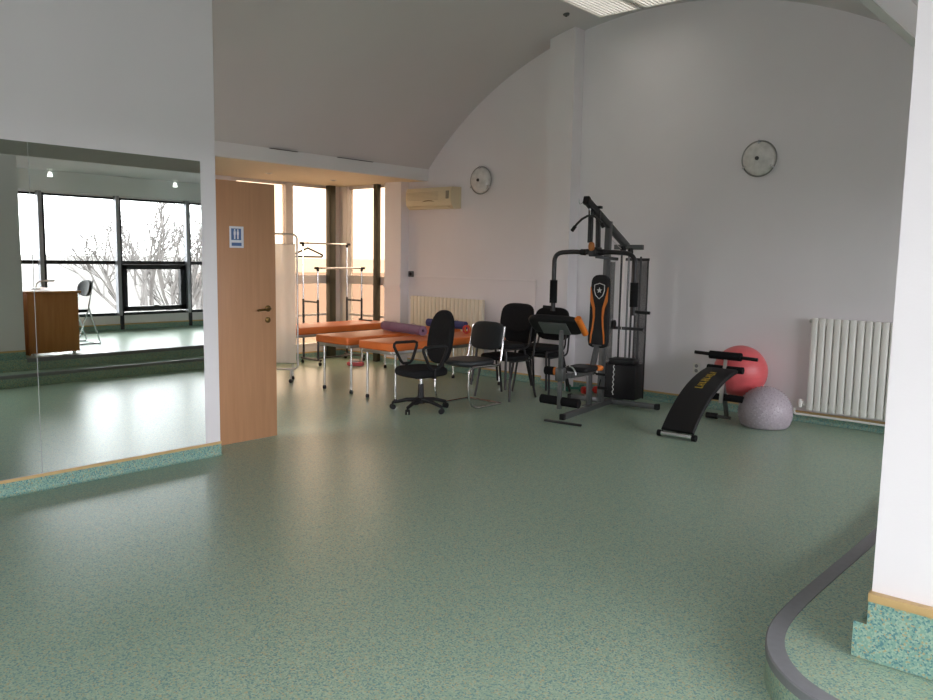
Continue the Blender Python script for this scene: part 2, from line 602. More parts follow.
# skirtings: green sheet turned up the wall, tan strip above
def skirting(nm, a, b, z0, side):
    """run from a to b at level z0; side = unit vector into the room"""
    ax, ay = a
    bx, by = b
    t, t2 = 0.008, 0.012
    lo = (min(ax, bx, ax + side[0] * t, bx + side[0] * t), min(ay, by, ay + side[1] * t, by + side[1] * t), z0)
    hi = (max(ax, bx, ax + side[0] * t, bx + side[0] * t), max(ay, by, ay + side[1] * t, by + side[1] * t), z0 + 0.085)
    g = MB().box(lo, hi)
    # cove at the floor
    d = Vector((bx - ax, by - ay, 0))
    n = 5
    vs, fs = [], []
    for e in (Vector((ax, ay, 0)), Vector((bx, by, 0))):
        for k in range(n):
            q = PI / 2 * k / (n - 1)
            off = 0.03 * (1 - math.sin(q)) + t
            zz = 0.03 * (1 - math.cos(q)) + 0.001
            vs.append((e.x + side[0] * off, e.y + side[1] * off, z0 + zz))
    for k in range(n - 1):
        fs.append((k, k + 1, n + k + 1, n + k))
    g._add(vs, fs)
    struct(g.build('baseboard_' + nm, SKIRT))
    lo2 = (min(ax, bx, ax + side[0] * t2, bx + side[0] * t2), min(ay, by, ay + side[1] * t2, by + side[1] * t2), z0 + 0.085)
    hi2 = (max(ax, bx, ax + side[0] * t2, bx + side[0] * t2), max(ay, by, ay + side[1] * t2, by + side[1] * t2), z0 + 0.105)
    struct(MB().box(lo2, hi2, 0.003).build('trim_' + nm, TRIM))
skirting('left', (-5.23, -3.2), (-5.23, 3.2), 0, (1, 0))
skirting('mirror_wall_end', (-5.38, 3.2), (-5.23, 3.2), 0, (0, 1))
skirting('back', (-5.11, YB), (-1.04, YB), 0, (0, -1))
skirting('back_bay_side', (-7.86, YB), (-5.44, YB), 0, (0, -1))
skirting('pillar', (-5.44, 7.56), (-5.11, 7.56), 0, (0, -1))
skirting('bay', (-9.3, 3.02), (-9.3, YB), 0, (1, 0))
skirting('bay_back', (-9.3, YB), (-8.18, YB), 0, (0, -1))
skirting('pilaster', (-8.18, 7.6), (-7.86, 7.6), 0, (0, -1))
skirting('right', (2.0, 3.5), (2.0, YB), 0.26, (-1, 0))
skirting('partition_end', (-0.68, 2.94), (-0.68, 3.5), 0.26, (-1, 0))
skirting('platform_back', (-0.7, YB), (2.0, YB), 0.26, (0, -1))
g = MB().box((-0.725, 2.912, 0.135), (2.0, 2.921, 0.26)).box((-0.682, 2.912, 0.26), (2.0, 2.94, 0.345))
struct(g.build('baseboard_partition', SKIRT))
struct(MB().box((-0.684, 2.905, 0.345), (2.0, 2.94, 0.375), 0.004).build('trim_partition', TRIM))

# ------------------------------------------------------------------ windows
def win_right():
    posts = [-3.1, -1.9, -0.65, 0.6, 1.85, 3.1, 3.62, 4.77, 5.91, 7.09, 7.7]
    fr = MB()
    z0, zt, z1 = 0.5, 1.33, 2.34
    for y in posts:
        fr.box((1.985, y - 0.03, 0.27), (2.06, y + 0.03, z1))
    for z, h in ((z0 + 0.02, 0.045), (zt, 0.055), (z1 - 0.02, 0.03)):
        fr.box((1.99, -3.15, z - h / 2), (2.05, 7.74, z + h / 2))
    o = struct(fr.build('window_1', NAVY))
    pm = MB()
    for y in posts[1:-1]:
        pm.box((1.91, y - 0.085, 0.5), (2.0, y - 0.03, z1 + 0.02))
    pm.build_each('window_post', POSTM, o)
    MB().box((2.035, -3.15, z0), (2.043, 7.72, z1)).build('window_pane', GLASSR, o)
    s_ = MB()
    a, b, c, d = 5.93, 7.01, z0 + 0.06, zt - 0.03
    s_.box((1.965, a, c), (2.03, b, c + 0.075)).box((1.965, a, d - 0.075), (2.03, b, d)).box((1.965, a, c), (2.03, a + 0.07, d)).box((1.965, b - 0.1, c), (2.03, b, d))
    s_.build('window_sash', NAVY, o)
    MB().box((1.93, 6.42, c + 0.05), (1.965, 6.5, c + 0.09), 0.005).build('window_handle', NAVY, o)
win_right()

def win_bay():
    fr = MB()
    zb, zt, z1 = 0.16, 1.15, 2.48
    X = -9.3
    for (y0, y1) in ((5.92, 6.0), (6.78, 6.90), (7.66, 7.75)):
        fr.box((X - 0.09, y0, zb), (X, y1, 2.5))
    for z, h in ((zb + 0.03, 0.06), (zt, 0.12), (z1, 0.04)):
        fr.box((X - 0.07, 5.92, z - h / 2), (X - 0.01, 7.75, z + h / 2))
    fr.box((X - 0.06, 5.92, 0.62), (X - 0.02, 7.75, 0.65))
    o = struct(fr.build('window_2', PINKFR))
    MB().box((X - 0.05, 5.95, zb), (X - 0.042, 7.75, z1)).build('window_pane', GLASSB, o)
    fr = MB()
    Y = YB
    for (x0, x1) in ((-9.3, -9.12), (-8.26, -8.18)):
        fr.box((x0, Y - 0.02, zb), (x1, Y + 0.09, 2.5))
    for z, h in ((zb + 0.03, 0.06), (zt, 0.12), (z1, 0.04)):
        fr.box((-9.3, Y + 0.01, z - h / 2), (-8.18, Y + 0.07, z + h / 2))
    fr.box((-9.3, Y + 0.02, 0.62), (-8.18, Y + 0.05, 0.65))
    o = struct(fr.build('window_3', PINKFR))
    MB().box((-9.3, Y + 0.042, zb), (-8.18, Y + 0.05, z1)).build('window_pane', GLASSB, o)
    struct(MB().box((-9.29, 7.47, 0), (-9.20, 7.58, 2.5), 0.004).build('trim_8', OLIVE))
    struct(MB().box((-8.49, 7.67, 0), (-8.41, 7.74, 2.5), 0.004).build('trim_9', OLIVE))
win_bay()

# ------------------------------------------------------------------ mirrors
def mirror(y0, y1, label):
    t = thing('wall_mirror', label, 'mirror', (-5.23, (y0 + y1) / 2, 0.107), 0, None)
    h = (y1 - y0) / 2
    MB().box((0.0015, -h + 0.001, 0), (0.006, h - 0.001, 2.038)).build('mirror_glass', MIRROR, t)
    b = MB().box((0.0002, -h, -0.001), (0.0014, h, 2.04))
    b.build('mirror_backing', mat('mirror_edge', (0.45, 0.50, 0.48), 0.3), t)
    return t
mirror(1.939, 3.078, 'tall frameless wall mirror nearest the beech door, reflecting the windows and steps')
mirror(0.79, 1.937, 'tall frameless wall mirror at the far left, reflecting a white wall')

# ------------------------------------------------------------------ washroom door
t = thing('beech_door', 'open flush beech veneer door with a small blue and white sign', 'door', (-5.45, 3.02, 0))
MB().box((-0.04, 0, 0.008), (0, 0.845, 2.055), 0.002).build('door_leaf', BEECH, t)
hd = MB()
hd.lathe([(0.026, 0), (0.026, 0.008), (0.02, 0.011)], 20, Matrix.Translation((0, 0.765, 1.065)) @ Matrix.Rotation(PI / 2, 4, 'Y'))
hd.tube(bez([(0.008, 0.765, 1.065), (0.05, 0.765, 1.065), (0.05, 0.64, 1.055)]), 0.009, 10)
h = hd.build('door_handle', BRASS, t)
lk = MB()
lk.lathe([(0.024, 0), (0.024, 0.006), (0.02, 0.008)], 20, Matrix.Translation((0, 0.765, 0.972)) @ Matrix.Rotation(PI / 2, 4, 'Y'))
lk.box((0.006, 0.76, 0.96), (0.012, 0.77, 0.985))
lk.build('lock_rose', BRASS, t)
sg = MB().box((0.0005, 0.425, 1.545), (0.003, 0.55, 1.71), 0.001).build('door_sign', SIGNW, t)
MB().box((0.003, 0.44, 1.605), (0.0038, 0.527, 1.693)).box((0.003, 0.442, 1.56), (0.0038, 0.53, 1.585)).build_each('sign_panel', SIGNB, sg)
for cy in (0.470, 0.498):
    pg = MB()
    pg.lathe([(0.007, 0.0038), (0.007, 0.0045)], 12, Matrix.Translation((0, cy, 1.681)) @ Matrix.Rotation(PI / 2, 4, 'Y'))
    pg.box((0.0038, cy - 0.009, 1.645), (0.0045, cy + 0.009, 1.672)).box((0.0038, cy - 0.006, 1.612), (0.0045, cy + 0.006, 1.645))
    pg.build('sign_figure', SIGNW, sg)

# ------------------------------------------------------------------ radiators
def radiator(x0, x1, z0, z1, m, label, valve_left=True):
    L = x1 - x0
    t = thing('radiator', label, 'radiator', (x0, YB, z0), 0, None)
    H = z1 - z0
    n = max(6, round(L / 0.066))
    p = L / n
    b = MB()
    for i in range(n):
        a = i * p
        b.box((a + 0.003, -0.12, 0.0), (a + p - 0.006, -0.06, H), 0.010)
        b.box((a + p * .3, -0.06, 0.02), (a + p * .6, -0.045, H - 0.02))
    b.build('radiator_columns', m, t)
    c = MB().tube([(0.0, -0.088, 0.05), (L, -0.088, 0.05)], 0.018).tube([(0.0, -0.088, H - 0.05), (L, -0.088, H - 0.05)], 0.018)
    c.build_each('header_tube', m, t)
    v = MB().tube([(-0.055, -0.088, 0.05), (0, -0.088, 0.05)], 0.014).lathe([(0.024, -0.03), (0.026, 0.03), (0.02, 0.045)], 16, Matrix.Translation((-0.06, -0.088, 0.05)))
    v.build('valve', WHITE, t)
    MB().lathe([(0.016, 0), (0.016, 0.02)], 12, Matrix.Translation((-0.02, -0.088, H - 0.03)) @ Matrix.Rotation(PI / 2, 4, 'Y')).build('vent_plug', ALU, t)
    k = MB()
    for xx in (L * .2, L * .8):
        k.box((xx - 0.015, -0.06, H - 0.2), (xx + 0.015, -0.0005, H - 0.16))
        k.box((xx - 0.015, -0.06, 0.16), (xx + 0.015, -0.0005, 0.2))
    k.build_each('wall_bracket', m, t)
    return t
radiator(-7.70, -6.42, 0.13, 0.975, WHITE_WARM, 'white column radiator toned by warm light below the air conditioner, behind the orange treatment tables')
radiator(-2.45, -1.12, 0.135, 1.0, WHITE, 'white column radiator on the wall beside the exercise balls')
pp = MB().tube(bez([(-2.56, 7.66, 0.14), (-2.56, 7.66, 0.085), (-2.45, 7.68, 0.085), (-1.1, 7.68, 0.085)]), 0.011, 8)
tag(pp.build('heating_pipe', WHITE), 'thin white pipe running along the skirting under the white radiator', 'pipe')

# ------------------------------------------------------------------ air conditioner, conduit, sockets, lamps
t = thing('air_conditioner', 'cream split air conditioner mounted high on the wall above the radiator', 'air conditioner', (-7.28, YB, 2.12))
prof = [(0.0, 0.005), (-0.13, 0.0), (-0.185, 0.045), (-0.20, 0.12), (-0.195, 0.22), (-0.17, 0.27), (0.0, 0.275)]
b = MB()
b.prism([(y, z) for y, z in prof], -0.44, 0.37, f=lambda v: Vector((v.z, v.x - 0.001, v.y)))
b.build('casing', ACM, t)
b = MB().box((-0.42, -0.206, 0.10), (0.26, -0.194, 0.225), 0.004)
b.build('front_panel', ACM, t)
b = MB()
for i in range(7):
    b.box((-0.40, -0.2095, 0.112 + i * 0.016), (0.16, -0.2062, 0.116 + i * 0.016))
b.build('louvre_lines', mat('shadow_line_plastic', (0.42, 0.34, 0.2), 0.5), t)
b = MB().prism([(-0.12, 0.088), (-0.06, 0.104), (0.0, 0.108), (0.06, 0.104), (0.12, 0.088), (0.06, 0.094), (0.0, 0.097), (-0.06, 0.094)], 0.206, 0.2085, f=lambda v: Vector((v.x - 0.02, -v.z, v.y)))
b.build('badge', BRASS, t)
MB().box((0.285, -0.207, 0.12), (0.335, -0.192, 0.22), 0.004).build('display_grille', mat('grille_grey', (0.25, 0.22, 0.16), 0.5), t)
MB().box((-0.4, -0.175, 0.012), (0.32, -0.155, 0.03), 0.003, Matrix.Rotation(0.0, 4, 'X')).build('air_flap', ACM, t)

t = thing('wall_socket', 'small round-faced power socket at the left end of the wall conduit', 'socket', (-7.79, YB, 1.265))
MB().box((-0.04, -0.035, -0.04), (0.04, -0.0005, 0.04), 0.008).build('socket_box', GUNL, t)
MB().lathe([(0.024, 0), (0.02, 0.006)], 16, Matrix.Translation((0.006, -0.035, 0)) @ Matrix.Rotation(PI / 2, 4, 'X')).build('socket_face', BLACKP, t)
t = thing('cable_conduit', 'thin white conduit running along the wall from the socket under the air conditioner', 'conduit', (-7.74, YB, 1.235))
MB().box((0, -0.014, -0.011), (2.06, -0.0005, 0.011), 0.002).build('horizontal_run', WALL, t)
MB().box((2.04, -0.014, -0.2 - 0.92), (2.06, -0.0005, 0.011), 0.002).build('vertical_run', WALL, t)
t = thing('wall_socket', 'white double power socket low on the wall left of the red exercise ball', 'socket', (-3.60, YB, 0.40))
MB().box((-0.04, -0.012, -0.055), (0.04, -0.0005, 0.055), 0.006).build('socket_plate', WHITE, t)
b = MB()
for zz in (-0.024, 0.026):
    b.lathe([(0.019, 0), (0.016, 0.003)], 16, Matrix.Translation((0, -0.012, zz)) @ Matrix.Rotation(PI / 2, 4, 'X'))
b.build_each('socket_hole', mat('socket_grey', (0.3, 0.3, 0.3), 0.4), t)

GLD = mat('lamp_glass_dish', (0.66, 0.65, 0.63), 0.10, noise=0.16, scale=14, coat=0.6)
def wall_lamp(x, z, label):
    t = thing('wall_lamp', label, 'wall lamp', (x, YB, z), 0, 'round glass wall lamps')
    MR = Matrix.Rotation(PI / 2, 4, 'X')
    prof = [(0.165, 0.006)]
    for k in range(9):
        a = PI / 2 * k / 8
        prof.append((0.16 * math.cos(a) + 0.001, 0.03 + 0.055 * math.sin(a)))
    MB().lathe(prof, 40, MR).build('glass_dish', GLD, t)
    r = MB().tube([(0.168 * math.cos(2 * PI * k / 40), -0.03, 0.168 * math.sin(2 * PI * k / 40)) for k in range(40)], 0.0065, 8, closed=True)
    r.build('rim', mat('grey_rim', (0.27, 0.27, 0.255), 0.35, 0.2), t)
    MB().lathe([(0.12, 0.0005), (0.12, 0.02)], 30, MR).build('wall_plate', GUNL, t)
    c = MB()
    for a in (0.0, 2.1, 4.2):
        c.box((-0.008, -0.06, 0.135), (0.008, -0.02, 0.175), 0.003, Matrix.Rotation(a, 4, 'Y'))
    c.build_each('clip', CHROME, t)
    MB().lathe([(0.02, 0.084), (0.018, 0.095), (0.006, 0.1)], 16, MR).build('centre_cap', GUN, t)
wall_lamp(-6.56, 2.46, 'round glass wall lamp above the warm-toned radiator, right of the air conditioner')
wall_lamp(-3.06, 2.49, 'round glass wall lamp high on the bare wall above the exercise balls')

def louvre_light(x0, x1, y0, y1, z, label):
    t = thing('ceiling_light', label, 'ceiling light', ((x0 + x1) / 2, (y0 + y1) / 2, z), 0, 'louvred ceiling lights')
    hx, hy = (x1 - x0) / 2, (y1 - y0) / 2
    f = MB()
    f.box((-hx, -hy, 0), (hx, -hy + 0.02, 0.10)).box((-hx, hy - 0.02, 0), (hx, hy, 0.10)).box((-hx, -hy, 0), (-hx + 0.02, hy, 0.10)).box((hx - 0.02, -hy, 0), (hx, hy, 0.10))
    f.build('housing', WHITE, t)
    s_ = MB()
    n = 11
    for i in range(1, n):
        x = -hx + 2 * hx * i / n
        s_.box((x - 0.007, -hy + 0.02, 0.004), (x + 0.007, hy - 0.02, 0.030))
    for i in range(1, 4):
        y = -hy + 2 * hy * i / 4
        s_.box((-hx + 0.02, y - 0.002, 0.015), (hx - 0.02, y + 0.002, 0.045))
    s_.build('louvre', mat('louvre_white', (0.9, 0.89, 0.87), 0.4), t)
    MB().box((-hx + 0.02, -hy + 0.02, 0.085), (hx - 0.02, hy - 0.02, 0.098)).build('lamp_panel', mat('lit_tube_panel', (1.0, 0.97, 0.93), 0.5, emit=0.55), t)
louvre_light(-4.69, -4.20, 6.15, 7.38, 4.0, 'louvred ceiling light on the vault, the left one of the pair')
louvre_light(-4.17, -3.68, 6.15, 7.38, 4.0, 'louvred ceiling light on the vault, the right one of the pair')
t = thing('smoke_detector', 'small dark smoke detector on the vault left of the louvred lights', 'smoke detector', (-4.98, 7.19, arc_z(-4.98) - 0.02))
MB().lathe([(0.025, 0.0), (0.034, 0.008), (0.036, 0.035)], 20).build('detector_body', GUNL, t)
MB().lathe([(0.010, -0.008), (0.012, 0.0)], 12).build('sensor', BLACKP, t)
def downlight(x, y, z, label, m, grp):
    t = thing('downlight', label, 'downlight', (x, y, z), 0, grp)
    MB().lathe([(0.03, -0.006), (0.045, -0.003), (0.048, 0.0)], 20).build('bezel', ALU, t)
    MB().lathe([(0.028, -0.008), (0.01, -0.014)], 16).build('bulb', m, t)
BLB = mat('unlit_bulb', (0.25, 0.22, 0.16), 0.3)
downlight(-8.51, 5.95, 2.5, 'small recessed downlight in the cream soffit nearer the beech door', BLB, 'bay downlights')
downlight(-8.52, 6.98, 2.5, 'small recessed downlight in the cream soffit nearer the corner window', BLB, 'bay downlights')
BLW = mat('bulb_white', (0.9, 0.9, 0.88), 0.3, emit=1.2)
def spot(x, y, label):
    t = thing('spotlight', label, 'spotlight', (x, y, 2.65), 0, 'platform spotlights')
    MB().lathe([(0.04, -0.01), (0.04, 0.0)], 20).tube([(0, 0, 0), (0, 0, -0.05)], 0.008).build('mount', WHITE, t)
    MB().lathe([(0.024, 0.03), (0.03, 0.0), (0.036, -0.03), (0.0355, -0.035)], 18, Matrix.Translation((0, 0, -0.075))).build('spot_head', BLW, t)
spot(1.6, 4.75, 'white ceiling spotlight mirrored above the desk')
spot(1.6, 6.65, 'white ceiling spotlight mirrored at the right end of the platform')
b = MB().box((-7.498, 5.25, 2.646), (-7.47, 5.62, 2.649))
tag(b.build('vent_slot', DARKG), 'thin dark slot where the vault meets the fascia, nearer the beech door', 'vent')
b = MB().box((-7.498, 6.2, 2.646), (-7.47, 6.75, 2.649))
tag(b.build('vent_slot', DARKG), 'thin dark slot where the vault meets the fascia, nearer the air conditioner', 'vent')

# ------------------------------------------------------------------ treatment tables
def massage_table(x0, x1, y0, y1, label):
    W, L = x1 - x0, y1 - y0
    t = thing('treatment_table', label, 'treatment table', ((x0 + x1) / 2, (y0 + y1) / 2, 0), 0, 'orange treatment tables')
    b = MB().box((-W / 2, -L / 2, 0.535), (W / 2, L / 2, 0.62), 0.018, seg=3)
    b.build('padded_top', ORANGE, t)
    f = MB()
    for s1 in (-1, 1):
        f.rect_tube((s1 * (W / 2 - 0.03), -L / 2 + 0.04, 0.518), (s1 * (W / 2 - 0.03), L / 2 - 0.04, 0.518), 0.025, 0.034)
        f.rect_tube((-W / 2 + 0.04, s1 * (L / 2 - 0.03), 0.518), (W / 2 - 0.04, s1 * (L / 2 - 0.03), 0.518), 0.025, 0.034)
    f.build('frame', ALU, t)
    for sx in (-1, 1):
        for sy in (-1, 1):
            x, y = sx * (W / 2 - 0.045), sy * (L / 2 - 0.09)
            lg = MB().tube([(x, y, 0.03), (x, y, 0.50)], 0.0125, 12).build('leg', CHROME, t)
            MB().lathe([(0.02, 0.0), (0.021, 0.025), (0.014, 0.04)], 12, Matrix.Translation((x, y, 0))).build('rubber_foot', BLACKP, lg)
    return t
massage_table(-8.38, -7.82, 5.72, 7.42, 'orange treatment table farthest left, its end behind the white cloth screen')
massage_table(-7.13, -6.58, 5.58, 7.42, 'middle orange treatment table, carrying the rolled purple mat')
massage_table(-6.36, -5.84, 5.54, 7.42, 'orange treatment table nearest the swivel chair')

def rolled_mat(p0, p1, r, m, label, turns=3.0, cat='rolled mat'):
    p0, p1 = Vector(p0), Vector(p1)
    d = (p1 - p0)
    t = thing('rolled_mat', label, cat, (p0.x, p0.y, p0.z - r), math.atan2(d.y, d.x))
    L = d.length
    n = int(turns * 20)
    th = r / (turns + 0.6) * 0.88
    ins, outs = [], []
    for i in range(n + 1):
        a = 2 * PI * turns * i / n
        rr = r * 0.2 + (r * 0.98 - th - r * 0.2) * i / n
        ins.append((rr * math.cos(a), rr * math.sin(a)))
        outs.append(((rr + th) * math.cos(a), (rr + th) * math.sin(a)))
    vs, fs = [], []
    for xx in (0, L):
        for (a, b_) in zip(ins, outs):
            vs.append((xx, a[0], r + a[1]))
            vs.append((xx, b_[0], r + b_[1]))
    q = 2 * (n + 1)
    for i in range(n):
        a, b_, c, e = 2 * i, 2 * i + 1, 2 * i + 2, 2 * i + 3
        fs += [(a, b_, e, c), (q + a, q + c, q + e, q + b_), (a, c, q + c, q + a), (b_, q + b_, q + e, e)]
    mb = MB()
    mb._add(vs, fs)
    mb.build('roll', m, t)
    s_ = MB()
    for xx in (L * .25, L * .75):
        s_.tube([(xx, (r + 0.001) * math.cos(2 * PI * k / 20), r + (r + 0.001) * math.sin(2 * PI * k / 20)) for k in range(20)], 0.002, 5, closed=True)
    s_.build_each('elastic_band', m, t)
    return t
rolled_mat((-6.99, 6.50, 0.684), (-6.20, 6.35, 0.684), 0.062, PURPLE, 'rolled purple exercise mat lying across the orange tables')
rolled_mat((-7.02, 7.28, 0.678), (-6.40, 7.30, 0.678), 0.055, BLUE, 'rolled dark blue mat behind the purple roll, near the radiator')
rolled_mat((-6.26, 6.72, 0.665), (-6.12, 6.60, 0.665), 0.045, REDM, 'short red foam roll beside the end of the purple mat')
t = thing('resistance_band', 'coiled orange-red elastic band standing on the table behind the swivel chair', 'exercise band', (-6.10, 6.98, 0.62))
for k, dy in enumerate((-0.02, 0.012)):
    MB().tube([(0.042 * math.cos(2 * PI * q / 24), dy, 0.05 + 0.042 * math.sin(2 * PI * q / 24)) for q in range(24)], 0.009, 8, closed=True).build('coil', ORP if k else REDM, t)
b = MB().box((-8.35, 7.28, 0.62), (-8.12, 7.33, 0.635), 0.004)
b.box((-8.36, 7.285, 0.635), (-8.32, 7.325, 0.645), 0.003)
tag(b.build('black_bar', BLACKP), 'thin black bar lying at the far end of the left treatment table', 'bar')
t = thing('folded_towel', 'small pink and white cloth bundle on the floor under the treatment tables', 'towel', (-8.30, 7.18, 0), 0.4)
MB().pad(superell(0.24, 0.15, 3), 0.05, 0.022, f=lambda v: Vector((v.x, v.y, v.z + 0.025))).build('pink_fold', mat('pink_cloth', (0.62, 0.12, 0.14), 0.8), t)
MB().pad(superell(0.15, 0.11, 3), 0.035, 0.015, f=lambda v: Vector((v.x - 0.02, v.y, v.z + 0.067))).build('white_fold', mat('white_cloth', (0.75, 0.66, 0.64), 0.8), t)

# ------------------------------------------------------------------ cloth screen
t = thing('folding_screen', 'white cloth privacy screen on a tubular frame with castors, beside the door', 'privacy screen', (-7.66, 5.63, 0), math.radians(43))
w0, w1 = -0.88, 0.085
fr = MB().tube([Vector(p) for p in bez([(w0, 0, 0.165), (w1, 0, 0.165), (w1, 0, 1.735), (w0, 0, 1.735), (w0, 0, 0.165)], 6, 0.07)], 0.011, 10)
fr.build('tubular_frame', ALU, t)
cl = MB()
vs, fs = [], []
n = 40
for i in range(n + 1):
    x = w0 + 0.02 + (w1 - w0 - 0.04) * i / n
    yy = 0.006 * math.sin(i * 1.3)
    for z in (0.235, 1.62):
        vs.append((x, yy, z))
for i in range(n):
    fs.append((2 * i, 2 * i + 2, 2 * i + 3, 2 * i + 1))
cl._add(vs, fs)
cl.build('cloth', SHEER, t)
for x in (w0 + 0.1, 0.0):
    lg = MB().tube([(x, 0, 0.165), (x, 0, 0.04)], 0.011, 10).build('leg', ALU, t)
    MB().lathe([(0.012, -0.014), (0.024, -0.01), (0.024, 0.01), (0.012, 0.014)], 14, Matrix.Translation((x, 0, 0.024)) @ Matrix.Rotation(PI / 2, 4, 'X')).build('castor', BLACKP, lg)
r_ = MB()
for z in (0.235, 1.62):
    r_.tube([(w0, 0, z), (w1, 0, z)], 0.004, 6)
r_.build_each('curtain_rod', CHROME, t)

# ------------------------------------------------------------------ garment rack and hanger
t = thing('garment_rack', 'double-rail chrome and black clothes rack in the window bay', 'clothes rack', (-8.95, 6.8, 0))
yl = 0.78
for xr, zt_ in ((0.0, 1.66), (0.32, 1.325)):
    r_ = MB().tube([(xr, -0.04, zt_), (xr, yl + 0.04, zt_)], 0.012, 10).build('hanging_rail', CHROME, t)
    for yy, sg_ in ((0, -1), (yl, 1)):
        e = MB().tube([(xr, yy, zt_ - 0.045), (xr, yy, zt_ + 0.012)], 0.018, 10).tube([(xr, yy, zt_), (xr, yy + sg_ * 0.05, zt_)], 0.017, 10)
        e.build('rail_connector', BLACKP, r_)
    for yy in (0, yl):
        MB().tube([(xr, yy, 0.85), (xr, yy, zt_ - 0.02)], 0.010, 10).build('upper_post', CHROME, t)
        MB().tube([(xr, yy, 0.06), (xr, yy, 0.90)], 0.015, 10).build('lower_post', BLACKM, t)
for yy in (0, yl):
    MB().tube([(0, yy, 0.865), (0.32, yy, 0.865)], 0.013, 10).build('cross_bar', BLACKM, t)
    ft = MB().tube([(-0.05, yy, 0.075), (0.38, yy, 0.075)], 0.016, 10).build('foot_bar', BLACKM, t)
    for xx in (-0.03, 0.36):
        c = MB().lathe([(0.010, -0.012), (0.025, -0.009), (0.025, 0.009), (0.010, 0.012)], 14, Matrix.Translation((xx, yy, 0.025)) @ Matrix.Rotation(PI / 2, 4, 'X'))
        c.tube([(xx, yy, 0.025), (xx, yy, 0.07)], 0.006, 6)
        c.build('castor', BLACKP, ft)
MB().tube([(0.16, 0, 0.075), (0.16, yl, 0.075)], 0.011, 8).build('base_rail', BLACKM, t)
t = thing('clothes_hanger', 'black plastic hanger hanging from the left end of the higher rail', 'hanger', (-8.95, 6.88, 1.66), math.radians(35))
MB().tube([(0, 0, -0.068), (0, 0, -0.03)] + [(0.022 * math.sin(a), 0, -0.01 + 0.024 * -math.cos(a)) for a in [0.6 + 0.35 * k for k in range(11)]], 0.003, 6).build('hook', CHROME, t)
MB().tube(bez([(0.0, 0, -0.065), (0.21, 0, -0.16), (0.20, 0, -0.185), (-0.20, 0, -0.185), (-0.21, 0, -0.16), (0.0, 0, -0.065)], 4), 0.012, 8).build('hanger_arms', FOAM, t)

# ------------------------------------------------------------------ swivel chair
t = thing('office_chair', 'black fabric swivel chair with loop armrests and a five-star base on castors', 'chair', (-5.43, 5.54, 0), math.radians(-11))
b = MB()
for k in range(5):
    a = 2 * PI * k / 5 + math.radians(-61)
    c, s_ = math.cos(a), math.sin(a)
    b.tube([(0.02 * c, 0.02 * s_, 0.105), (0.14 * c, 0.14 * s_, 0.10), (0.28 * c, 0.28 * s_, 0.068)], 0.024, 8, r2=0.015)
b.lathe([(0.045, 0.07), (0.045, 0.12), (0.03, 0.13)], 16)
base = b.build('star_base', BLACKP, t)
for k in range(5):
    a = 2 * PI * k / 5 + math.radians(-61)
    c, s_ = math.cos(a), math.sin(a)
    m = MB()
    for off in (-0.014, 0.014):
        m.lathe([(0.010, -0.009), (0.026, -0.008), (0.026, 0.008), (0.010, 0.009)], 14, Matrix.Translation((0.28 * c, 0.28 * s_, 0.026)) @ Matrix.Rotation(a + 0.5, 4, 'Z') @ Matrix.Translation((0, off, 0)) @ Matrix.Rotation(PI / 2, 4, 'X'))
    m.tube([(0.28 * c, 0.28 * s_, 0.03), (0.28 * c, 0.28 * s_, 0.07)], 0.010, 8)
    m.build('castor', BLACKP, base)
MB().lathe([(0.036, 0.11), (0.030, 0.16), (0.028, 0.25), (0.024, 0.26)], 16).build('column_cover', BLACKP, t)
MB().tube([(0, 0, 0.25), (0, 0, 0.34)], 0.014, 12).build('gas_lift', CHROME, t)
m = MB().box((-0.09, -0.11, 0.325), (0.09, 0.12, 0.355), 0.008)
m.tube([(-0.05, -0.02, 0.335), (-0.19, -0.06, 0.325)], 0.006, 6).box((-0.21, -0.075, 0.318), (-0.175, -0.05, 0.33), 0.003)
m.build('tilt_mechanism', BLACKP, t)
MB().pad(superell(0.47, 0.45, 3.2), 0.075, 0.032, f=lambda v: Vector((v.x, v.y, v.z + 0.392 - 0.35 * max(0, -v.y - 0.12) ** 1.5))).build('seat', BLACKF, t)
def obk(v):
    lean = 0.16
    return Vector((v.x, 0.24 - v.z + lean * v.y + 0.25 * v.x ** 2 * -1.0, 0.715 + v.y))
MB().pad(superell(0.38, 0.53, 2.6, 36, -0.06), 0.06, 0.027, f=obk).build('backrest', BLACKF, t)
MB().rect_tube((0, 0.10, 0.345), (0, 0.24, 0.36), 0.06, 0.012).rect_tube((0, 0.25, 0.35), (0, 0.27, 0.66), 0.06, 0.012, up=(0, 1, 0)).build('back_bracket', BLACKM, t)
for s_ in (-1, 1):
    x = s_ * 0.245
    path = bez([(x, -0.13, 0.645), (x + s_ * 0.01, 0.13, 0.645), (x, 0.03, 0.43), (x, -0.07, 0.43), (x, -0.13, 0.645), (x, -0.10, 0.646)], 5)
    m = MB()
    lp = [(x + s_ * 0.01, -0.15, 0.635), (x + s_ * 0.01, -0.13, 0.652), (x + s_ * 0.01, 0.09, 0.652), (x + s_ * 0.01, 0.12, 0.64), (x + s_ * 0.01, 0.12, 0.61), (x, 0.06, 0.47), (x, 0.03, 0.44), (x, -0.05, 0.44), (x, -0.08, 0.47), (x + s_ * 0.01, -0.15, 0.61)]
    m.tube(lp, 0.0145, 10, closed=True)
    m.rect_tube((x, -0.01, 0.45), (x, -0.01, 0.35), 0.03, 0.02, up=(0, 1, 0)).rect_tube((x + s_ * 0.01, -0.01, 0.348), (s_ * 0.08, -0.01, 0.348), 0.03, 0.010)
    m.build('armrest', BLACKP, t)

